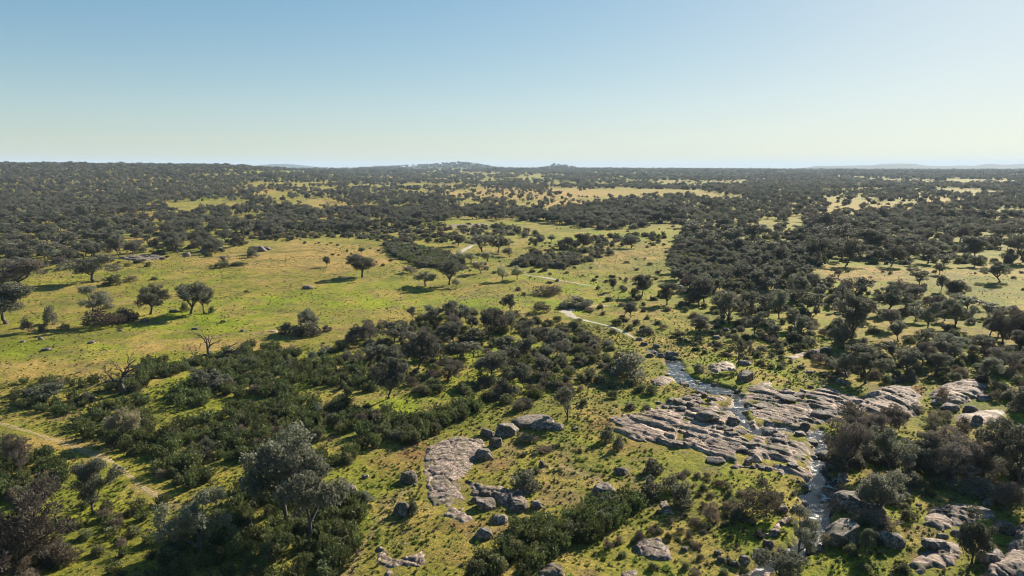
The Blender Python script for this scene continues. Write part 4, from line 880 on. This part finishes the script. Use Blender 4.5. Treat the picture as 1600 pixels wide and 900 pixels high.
# left woods
scatter([(-60,345),(420,345),(430,372),(330,400),(200,398),(40,430),(-60,450)], 7.6, [('oak', 5), ('grey', 3), ('brown', 1)], (4.5, 9.0), (4.0, 6.8), .72, 40, .34, 18, True, .5)
scatter([(-60,350),(420,350),(430,376),(330,402),(200,405),(40,440),(-60,460)], 5.0, [('bush', 3), ('dry', 2), ('dark', 3)], (2.2, 4.6), (1.3, 2.8), .6, 41, .3, 18, True, .3)
scatter([(420,330),(1070,330),(1064,348),(860,352),(720,342),(640,360),(420,370)], 7.5, [('oak', 6), ('grey', 1)], (5.5, 9), (4, 6.4), .8, 42, .30, 28, True, .5)
scatter([(800,318),(1060,308),(1070,350),(960,362),(820,350)], 6.5, [('oak', 3), ('dark', 3)], (4, 8), (2.6, 5.4), .75, 43, .30, 28, True, .5)

# far woods: spacing grows with distance
def far_woods():
    g = np.random.default_rng(77); out = []
    r0 = 330.0
    while r0 < 5600:
        sp = max(8.2, r0 / 105.0); dr = sp
        n = int(1.88 * r0 / sp); az = (np.arange(n) + g.uniform(-.45, .45, n)) / n * 104 - 52
        rr = r0 + g.uniform(-.5, .5, n) * sp
        x = rr * np.sin(np.radians(az)); y = rr * np.cos(np.radians(az)); z = Tbase(x, y); px, py, dep = project(x, y, z)
        ok = (py < 346) & (px > -700) & (px < 2300)
        gap = 0.45 * fbm(x / 34, y / 70, 71, 3) + 0.55 * fbm(x / 150, y / 230, 72, 3); inclear = g.random(n); lf = smooth(700, 200, px)
        thr = 0.52 + 0.14 * lf + 0.045 * smooth(1000, 1300, px) - .03 * np.exp(-((px - 800) / 260) ** 2) + 0.10 * (r0 > 2600)
        ok &= (gap < thr)
        for c in CLEAR: ok &= ~in_poly(px, py, c) | (inclear < .16)
        size = np.clip(sp * 0.74, 6.2, 18) * g.uniform(.55, 1.2, n) * np.where(g.random(n) < .06, 1.45, 1)
        for i in np.nonzero(ok)[0]:
            w_ = size[i]; h_ = min(w_ * g.uniform(.75, 1.0), 6.4 + r0 * .0012 + max(0, w_ - 9) * .35)
            k = g.choice(['oak', 'oak', 'oak', 'oak', 'grey', 'brown', 'dark'])
            if g.random() < .006: k = 'pale'
            out.append((k, x[i], y[i], w_, h_, px[i], py[i], h_ / dep[i] * FPX))
        r0 += dr
    return out
FW = far_woods()
for (k, x, y, w_, h_, px, py, hp) in FW:
    CAND.append(dict(kind=k, x=float(x), y=float(y), w=float(w_), h=float(h_), px=float(px), py=float(py), hp=float(hp), label=None, hand=False))

# ---- individuals: the largest 300 trees, 300 bushes, 300 rockroses; the rest are stuff
def cls(k): return 'tree' if KN[k][0] == 'tree' else ('cis' if k == 'cis' else 'bush')
IND = []; REST = []
for c in ('tree', 'bush', 'cis'):
    L = [q for q in CAND if cls(q['kind']) == c]
    # hidden behind or outside the frame: not individual
    ins = [q for q in L if -40 < q['px'] < 1640 and q['py'] - q['hp'] < 895]
    oth = [q for q in L if not (-40 < q['px'] < 1640 and q['py'] - q['hp'] < 895)]
    ins.sort(key=lambda q: (-q['hand'], -q['hp'] * math.sqrt(q['w'] * q['h'])))
    IND += ins[:300]; REST += ins[300:] + oth
xs = np.array([q['x'] for q in CAND]); ys = np.array([q['y'] for q in CAND]); zs = Z(xs, ys)
for q, z_ in zip(CAND, zs): q['z'] = float(z_)

cnt = {}
for q in IND:
    k = q['kind']; catg, noun, nm = KN[k]; lod = 2 if q['hp'] > 34 else 1
    rz = random.uniform(0, 6.28)
    if catg == 'tree':
        V = TREES[(k, lod)]; i = random.randrange(len(V))
        e = link(nm, None, loc=(q['x'], q['y'], q['z'] - .05), rotz=rz, scale=(q['w'], q['w'], q['h']))
        link('trunk', V[i][1], e); link('crown', V[i][0], e)
        o = e
    else:
        V = BUSH[(k, lod)]; i = random.randrange(len(V))
        o = link(nm, V[i], loc=(q['x'], q['y'], q['z'] - .06), rotz=rz, scale=(q['w'], q['w'], q['h']))
    q['o'] = o
    PLACED.append(dict(o=o, kind=k, px=q['px'], py=q['py'], w=q['w'], h=q['hp'], label=q['label'], cat=catg, noun=noun, group={'tree': 'oaks and other trees of the pasture', 'cis': 'rockrose shrubs', 'bush': 'bushes and scrub'}[cls(k)]))

# ---- stuff through geometry nodes
def stuff(name, items, sources, label=None, cat_=None):
    """items: list of (x,y,z,w,h,idx); sources: list of meshes"""
    me = bpy.data.meshes.new(name); n = len(items); A = np.array(items, float)
    me.vertices.add(n); me.vertices.foreach_set('co', A[:, :3].astype(np.float32).ravel())
    a = me.attributes.new('scl', 'FLOAT_VECTOR', 'POINT'); a.data.foreach_set('vector', np.stack([A[:, 3], A[:, 3], A[:, 4]], 1).astype(np.float32).ravel())
    a = me.attributes.new('rot', 'FLOAT_VECTOR', 'POINT'); a.data.foreach_set('vector', np.stack([A[:, 0] * 0, A[:, 0] * 0, rng.uniform(0, 6.28, n)], 1).astype(np.float32).ravel())
    a = me.attributes.new('idx', 'INT', 'POINT'); a.data.foreach_set('value', A[:, 5].astype(np.int32))
    o = link(name, me); o['kind'] = 'stuff'
    if label: o['label'] = label
    if cat_: o['category'] = cat_
    ng = bpy.data.node_groups.new(name, 'GeometryNodeTree')
    ng.interface.new_socket('Geometry', in_out='INPUT', socket_type='NodeSocketGeometry'); ng.interface.new_socket('Geometry', in_out='OUTPUT', socket_type='NodeSocketGeometry')
    N = ng.nodes; Lk = ng.links; gi = N.new('NodeGroupInput'); go = N.new('NodeGroupOutput')
    jn = N.new('GeometryNodeJoinGeometry')
    srcs = []
    for s in reversed(sources):
        so = bpy.data.objects.new(name + '_source', s)
        oi = N.new('GeometryNodeObjectInfo'); oi.inputs['Object'].default_value = so
        gti = N.new('GeometryNodeGeometryToInstance'); Lk.new(oi.outputs['Geometry'], gti.inputs[0]); Lk.new(gti.outputs[0], jn.inputs[0])
    iop = N.new('GeometryNodeInstanceOnPoints'); iop.inputs['Pick Instance'].default_value = True
    def att(nm, t):
        q = N.new('GeometryNodeInputNamedAttribute'); q.data_type = t; q.inputs[0].default_value = nm; return q.outputs[0]
    Lk.new(gi.outputs[0], iop.inputs['Points']); Lk.new(jn.outputs[0], iop.inputs['Instance'])
    Lk.new(att('idx', 'INT'), iop.inputs['Instance Index']); Lk.new(att('scl', 'FLOAT_VECTOR'), iop.inputs['Scale'])
    er = N.new('FunctionNodeEulerToRotation'); Lk.new(att('rot', 'FLOAT_VECTOR'), er.inputs[0]); Lk.new(er.outputs[0], iop.inputs['Rotation'])
    Lk.new(iop.outputs[0], go.inputs[0])
    md = o.modifiers.new('scatter', 'NODES'); md.node_group = ng
    return o
def combo(seed, kind, lod):
    V, F, TV, TF = both(seed, kind, lod, kind); VV, FF = cat([(V, F), (TV, TF)])
    return mesh_np('stuff_tree', VV, FF, [M[kind], M['bark']], np.concatenate([np.zeros(len(F)), np.ones(len(TF))]))
SRC = []; IDX = {}
for kind, seeds in (('oak', 5), ('grey', 4), ('brown', 3), ('pale', 2)):
    for lod in (1, 0):
        for v in range(seeds):
            IDX.setdefault((kind, lod), []).append(len(SRC)); SRC.append(combo(2000 + v + 31 * lod, kind, lod))
for kind, mat in (('dark', 'oak'),):
    pass
BS = []; BI = {}
for kind, mat, fn in (('bush', 'bush', 0), ('dark', 'oak', 0), ('greyb', 'grey', 0), ('dry', 'dry', 1), ('cis', 'cis', 2)):
    for lod in (1, 0):
        for v in range(3):
            VF = cistus_mesh(500 + v, lod) if fn == 2 else bush_mesh(520 + v, lod, 'dry' if fn == 1 else 'bush')
            BI.setdefault((kind, lod), []).append(len(BS)); BS.append(mesh_np('stuff_bush', *VF, [M[mat]]))
tl = []; bl = []; far_l = []
def margins():                              # the same scrub carries on outside the photographed field
    g = np.random.default_rng(404)
    for n, rmax, sp, kinds in ((5200, 330, 1, ['bush', 'bush', 'dark', 'dry', 'cis', 'cis', 'greyb']), (1500, 360, 2, ['oak', 'oak', 'grey', 'brown'])):
        r = np.sqrt(g.uniform(15 ** 2, rmax ** 2, n)); az = np.radians(g.uniform(-62, 62, n)); x = r * np.sin(az); y = r * np.cos(az)
        px, py, dep = project(x, y, Tbase(x, y)); ok = ((px < -70) | (px > 1670) | (py > 960)) & (fbm(x / 16, y / 16, 405, 3) > .47) & ~on_bad(x, y); x = x[ok]; y = y[ok]; zz = Z(x, y)
        for i in range(len(x)):
            k = kinds[g.integers(0, len(kinds))]
            if sp == 1: w_ = g.uniform(1.2, 3.2); bl.append((x[i], y[i], zz[i] - .05, w_, w_ * g.uniform(.6, .9), random.choice(BI[(k, 1)])))
            else: w_ = g.uniform(3.5, 7); tl.append((x[i], y[i], zz[i] - .05, w_, w_ * g.uniform(.7, .95), random.choice(IDX[(k, 1)])))
margins()
for q in REST:
    k = q['kind']; lod = 1 if q['hp'] > 9 else 0
    if cls(k) == 'tree': (tl if q['y'] < 900 else far_l).append((q['x'], q['y'], q['z'] - .05, q['w'], q['h'], random.choice(IDX[(k, lod)])))
    else: bl.append((q['x'], q['y'], q['z'] - .05, q['w'], q['h'], random.choice(BI[(k, lod)])))
stuff('woodland', tl, SRC, 'open holm oak woodland spreading over the middle distance', 'woodland')
stuff('distant_woodland', far_l, SRC, 'dark distant oak woods reaching the horizon ridge', 'woodland')
stuff('scrub', bl, BS, 'low mixed scrub between the trees and clearings', 'scrub')
# tufts and herbs
def tufts(name, n, mats, area, wr, hr, seed, label, thr=.3, sc=9):
    g = np.random.default_rng(seed); L = []; k = len(area)
    for poly, dens in area:
        P = wpoly(poly); lo = P.min(0); hi = P.max(0); m = int((hi[0] - lo[0]) * (hi[1] - lo[1]) * dens)
        x = g.uniform(lo[0], hi[0], m); y = g.uniform(lo[1], hi[1], m); px, py, dep = project(x, y, Tbase(x, y))
        ok = in_poly(px, py, poly) & (vnoise(x / sc, y / sc, seed) > thr) & (px > -400) & (px < 2000); x = x[ok]; y = y[ok]
        ok = ~on_bad(x, y)
        for b in BEDS: ok &= seg_dist(x, y, b) > 1.0
        x = x[ok]; y = y[ok]; z = Tfull(x, y); q = g.random(len(x)) ** 2
        for i in range(len(x)):
            w_ = wr[0] + (wr[1] - wr[0]) * q[i]
            L.append((x[i], y[i], z[i] - .03, w_, w_ * g.uniform(hr[0], hr[1]), g.integers(0, 4)))
    S = [mesh_np('tuft', *tuft_mesh(seed + i, n), [M[mats[i % len(mats)]]]) for i in range(4)]
    stuff(name, L, S, label, 'grass'); return len(L)
near = [(-300,640),(300,560),(800,500),(1900,560),(1900,1150),(-300,1150)]
mead = [(-40,400),(600,380),(1040,380),(1050,480),(1300,600),(900,640),(800,490),(300,560),(-40,620)]
nt1 = tufts('grass_tufts', 20, ['tuft', 'tuft', 'herb', 'dry'], [(near, 3.2), (mead, .8), ([(1260,418),(1640,418),(1640,486),(1372,452)], .3), ([(860,350),(1060,350),(1050,440),(900,450)], .1)], (.13, .60), (.5, .9), 81, 'small dark grass tufts dotting the pasture')
nt2 = tufts('herb_cover', 26, ['herb', 'herb', 'bush', 'herb'], [(near, 1.5)], (.25, .8), (.4, .7), 91, 'low bright green herbs among the shrubs and along the stream', .5, 5)
nt3 = tufts('straw_tufts', 16, ['straw', 'straw', 'tuft', 'straw'], [(near, 1.3), (mead, .6), ([(1260,418),(1640,418),(1640,486),(1372,452)], .4)], (.15, .55), (.35, .6), 97, 'pale dry grass tufts scattered over the pasture', .4, 7)
print('COUNTS trees', len(tl), 'far', len(far_l), 'bush', len(bl), 'tufts', nt1, nt2, 'ind', len(IND), 'cand', len(CAND))

# ------------------------------------------------------------------ bare dead trees
def dead_tree(px, py, hpx, label, seed, lean=(0, 0), trunks=1, spread=.8):
    x, y = unproject(px, py); dep = depth_at(px, py); H = hpx * dep / FPX / .97
    g = np.random.default_rng(seed); P = []; Tr = []; sets = []
    def grow(p, d, L, r, lev, out):
        n = 4; pts = [p]; rad = [r]
        for i in range(n):
            d = d + g.normal(size=3) * .16; d[2] += .03; d /= np.linalg.norm(d); p = p + d * L / n; pts.append(p); rad.append(r * (1 - .25 * (i + 1) / n))
        out.append(tube(pts, rad, 6 if lev < 2 else 4))
        if lev < 5:
            for c in range(int(g.integers(2, 4)) if lev else 3):
                a = g.normal(size=3); a -= a @ d * d; a /= np.linalg.norm(a); ang = g.uniform(.4, .9) * (spread if lev else 1)
                nd_ = d * math.cos(ang) + a * math.sin(ang)
                grow(pts[-1 if c < 2 else -2], nd_, L * g.uniform(.62, .82), rad[-1] * .72, lev + 1, P)
    for t in range(trunks):
        d = np.array([lean[0] + (t - (trunks - 1) / 2) * 1.3, lean[1], 1.0]); d /= np.linalg.norm(d)
        n0 = len(P); grow(np.array([0, 0, -.1]), d, H * .27, H * .06, 0, Tr); sets.append((Tr[t:t + 1], P[n0:]))
    e = link('bare_tree', None, loc=(x, y, float(Z(x, y)[0])))
    mx = max(v[:, 2].max() for v, f in P); s = H / mx
    for nm, L in [q for t_, p_ in sets for q in (('trunk', t_), ('branches', p_))]:
        V, F = cat(L); link(nm, mesh_np(nm, V * s, F, [M['bark']], None, True), e)
    PLACED.append(dict(o=e, kind='dead', px=px, py=py, w=1, h=hpx, label=label, cat='tree', noun='bare tree', group=None))
dead_tree(193, 617, 66, 'leafless dark tree standing at the edge of the left meadow', 4)
dead_tree(337, 562, 46, 'leafless low tree with two spreading limbs on the meadow edge', 9, trunks=2)

# ------------------------------------------------------------------ small buildings and poles far away
def box(x0, x1, y0, y1, z0, z1):
    V = np.array([(a, b, c) for c in (z0, z1) for b in (y0, y1) for a in (x0, x1)], float)
    F = np.array([(0, 2, 3, 1), (4, 5, 7, 6), (0, 1, 5, 4), (2, 6, 7, 3), (0, 4, 6, 2), (1, 3, 7, 5)]); return V, F
def house(px, py, L, W_, H, label, name='farmhouse', rz=0.0, wall='whitewash'):
    x, y = unproject(px, py); e = link(name, None, loc=(x, y, float(Tfull(np.array([x]), np.array([y]))[0]) + .1), rotz=rz)
    link('wall', mesh_np('wall', *box(-L/2, L/2, -W_/2, W_/2, -.6, H), [M[wall]]), e)
    o = .5; V = np.array([(-L/2-o, -W_/2-o, H), (L/2+o, -W_/2-o, H), (L/2+o, W_/2+o, H), (-L/2-o, W_/2+o, H), (-L/2-o, 0, H+W_*.24), (L/2+o, 0, H+W_*.24)], float)
    me = bpy.data.meshes.new('roof'); me.from_pydata([tuple(v) for v in V], [], [(0, 1, 5, 4), (2, 3, 4, 5), (0, 4, 3), (1, 2, 5), (0, 3, 2, 1)]); me.materials.append(M['tile'])
    link('roof', me, e)
    link('door', mesh_np('door', *box(-.5, .5, -W_/2-.06, -W_/2+.02, 0, 2.1), [M['dark']]), e)
    n = int(L / 4)
    for i in range(n):
        cx = -L/2 + (i + .5) * L / n
        if abs(cx) > 1.2: link('window', mesh_np('window', *box(cx-.5, cx+.5, -W_/2-.06, -W_/2+.02, 1.1, 2.2), [M['dark']]), e)
    tag(e, label, 'building')
house(1538, 277, 22, 7, 3.6, 'long low white farm building among distant trees at far right')
house(164, 257, 30, 8, 3.2, 'long tiled farm building on the left horizon ridge')
house(143, 257.5, 10, 7, 3.2, 'small white farmhouse left of the long tiled building')
def pole(px, py, H, label):
    x, y = unproject(px, py); V, F = tube([(0, 0, -.5), (0, 0, H)], [.22, .14], 8)
    e = link('utility_pole', None, loc=(x, y, float(Tfull(np.array([x]), np.array([y]))[0])))
    link('shaft', mesh_np('shaft', V, F, [M['wood']]), e); link('crossarm', mesh_np('crossarm', *box(-1.1, 1.1, -.08, .08, H - .9, H - .7), [M['wood']]), e)
    tag(e, label, 'pole')
pole(787, 315, 13, 'thin wooden pole standing in the distant tan field')
pole(133, 256, 14, 'thin pole rising above the left horizon ridge')

# ------------------------------------------------------------------ haze
V, F = box(-17500, 17500, -17500, 17500, -14, 160)
hz = link('haze', mesh_np('haze', V, F, []), None); tag(hz, kind='stuff')
m, t, out = new_mat('haze_air'); pv = nd(t, 'ShaderNodeVolumePrincipled'); pv.inputs['Color'].default_value = (0.60, 0.77, 1.0, 1)
pv.inputs['Density'].default_value = HAZE_DENSITY; pv.inputs['Anisotropy'].default_value = 0.0
t.links.new(pv.outputs[0], out.inputs['Volume']); hz.data.materials.append(m)

# ------------------------------------------------------------------ labels for everything not described by hand
ORD = ['nearest', 'second nearest', 'third nearest', 'fourth nearest', 'fifth nearest', 'sixth nearest', 'seventh nearest', 'eighth nearest', 'ninth nearest', 'tenth nearest', 'eleventh nearest', 'twelfth nearest']
LM = [(566,425,'the lone meadow oak'),(310,470,'the twin meadow oaks'),(235,475,'the slender meadow oak'),(145,425,'the back left meadow oak'),(10,480,'the oak at the left edge'),(150,480,'the domed grey oak'),(187,385,'the thin leaning tree'),
      (193,595,'the standing bare tree'),(337,545,'the two limbed bare tree'),(145,770,'the track side tree'),(50,840,'the bottom left brown tree'),(312,840,'the silvery leaning tree'),(430,740,'the left merged crown'),(487,790,'the right merged crown'),(195,665,'the pale dry tree'),
      (30,710,'the bare purplish tree'),(70,610,'the rounded grey tree'),(606,590,'the bare trunked olive oak'),(652,550,'the tall grey copse oak'),(762,505,'the tall top copse oak'),(770,570,'the splayed copse oak'),(820,585,'the boulder foot copse tree'),(580,515,'the left end copse tree'),
      (884,635,'the olive tree by the bedrock'),(985,565,'the dense grey boulder bush'),(905,470,'the dark bush above the bend'),(890,490,'the sandy stream bend'),(1003,445,'the round dark tree'),(986,485,'the small bend oak'),(1100,450,'the thicket edge oak'),(1154,550,'the upright narrow tree'),
      (1217,470,'the grey thicket oak'),(1329,490,'the tall domed thicket oak'),(1335,440,'the wide clearing tree'),(1436,435,'the small clearing oak'),(1490,455,'the clearing corner tree'),(1563,420,'the back clearing oak'),(1362,380,'the high spreading oak'),(1290,395,'the black shaded oak'),
      (1283,345,'the reddish brown tree'),(1438,316,'the far clearing oak'),(1078,362,'the dome shaped tree'),(1043,330,'the branching oak'),(702,425,'the dark valley oak'),(665,435,'the pale valley tree'),(752,415,'the blossoming tree'),(755,385,'the dense tree behind the blossom'),
      (480,510,'the meadow bush clump'),(800,475,'the small near meadow oak'),(700,750,'the long curved slab'),(775,690,'the flat topped block'),(640,875,'the L shaped slab'),(620,790,'the tall rough boulder'),(940,810,'the rockrose thicket boulder'),(1020,862,'the pale split slab'),
      (1067,770,'the round dark bush'),(1190,780,'the purplish round bush'),(1060,580,'the upper pool'),(1168,590,'the big round boulder'),(1108,655,'the long dark boulder'),(1200,668,'the middle pool'),(1268,678,'the small round pool'),(1121,718,'the triangular rock'),(1280,726,'the lowest small pool'),
      (1285,790,'the lower stream'),(1320,690,'the brown pool side tree'),(1392,700,'the grey streamside tree'),(1375,775,'the grey bushy streamside tree'),(1335,795,'the black faced boulder'),(1324,845,'the smooth broad boulder'),(1480,700,'the wide brown tree'),(1500,615,'the cracked slab'),(1530,655,'the square boulder'),
      (1400,630,'the striped slab'),(1352,570,'the bushy tree behind the slab'),(1500,810,'the layered outcrop'),(1590,700,'the right edge oak'),(1585,870,'the corner outcrop'),(1251,830,'the thin streamside tree'),(1518,850,'the tree between outcrops'),(220,404,'the dark meadow outcrop'),(1460,870,'the pink bedrock dome'),
      (455,355,'the valley scrub behind the meadow'),(660,400,'the dark scrub strip'),(950,385,'the sloping bush row'),(830,310,'the distant tan field'),(1400,435,'the tan clearing'),(1460,520,'the right thicket centre'),(1580,520,'the right edge brown trees'),(1180,620,'the upper bedrock edge'),(90,680,'the dirt track'),
      (430,620,'the rockrose field centre'),(560,690,'the rockrose field right edge'),(300,700,'the rockrose field lower left edge'),(690,660,'the rockrose hedge'),(480,580,'the rockrose field top')]
cells = {}
for p in PLACED:
    if p['label']: continue
    d = [math.hypot((p['px'] - a), 1.6 * (p['py'] - p['h'] * .4 - b)) for a, b, _ in LM]; i = int(np.argmin(d)); a, b, nm = LM[i]
    dx = p['px'] - a; dy = 1.6 * (p['py'] - p['h'] * .4 - b)
    if abs(dx) > abs(dy): w_ = 'left of' if dx < 0 else 'right of'
    else: w_ = 'beyond' if dy < 0 else 'in front of'
    cells.setdefault((p['noun'], w_, nm), []).append((d[i], p))
for (noun, w_, nm), L in cells.items():
    L.sort(key=lambda t: t[0])
    for k, (d, p) in enumerate(L):
        if len(L) == 1: p['label'] = f'{noun} {w_} {nm}'
        else: p['label'] = f'{ORD[k] if k < 12 else str(k + 1) + "th nearest"} {noun} {w_} {nm}'
for p in PLACED:
    tag(p['o'], p['label'], p['cat'], p['group'])
print('OBJECTS', len(bpy.data.objects))
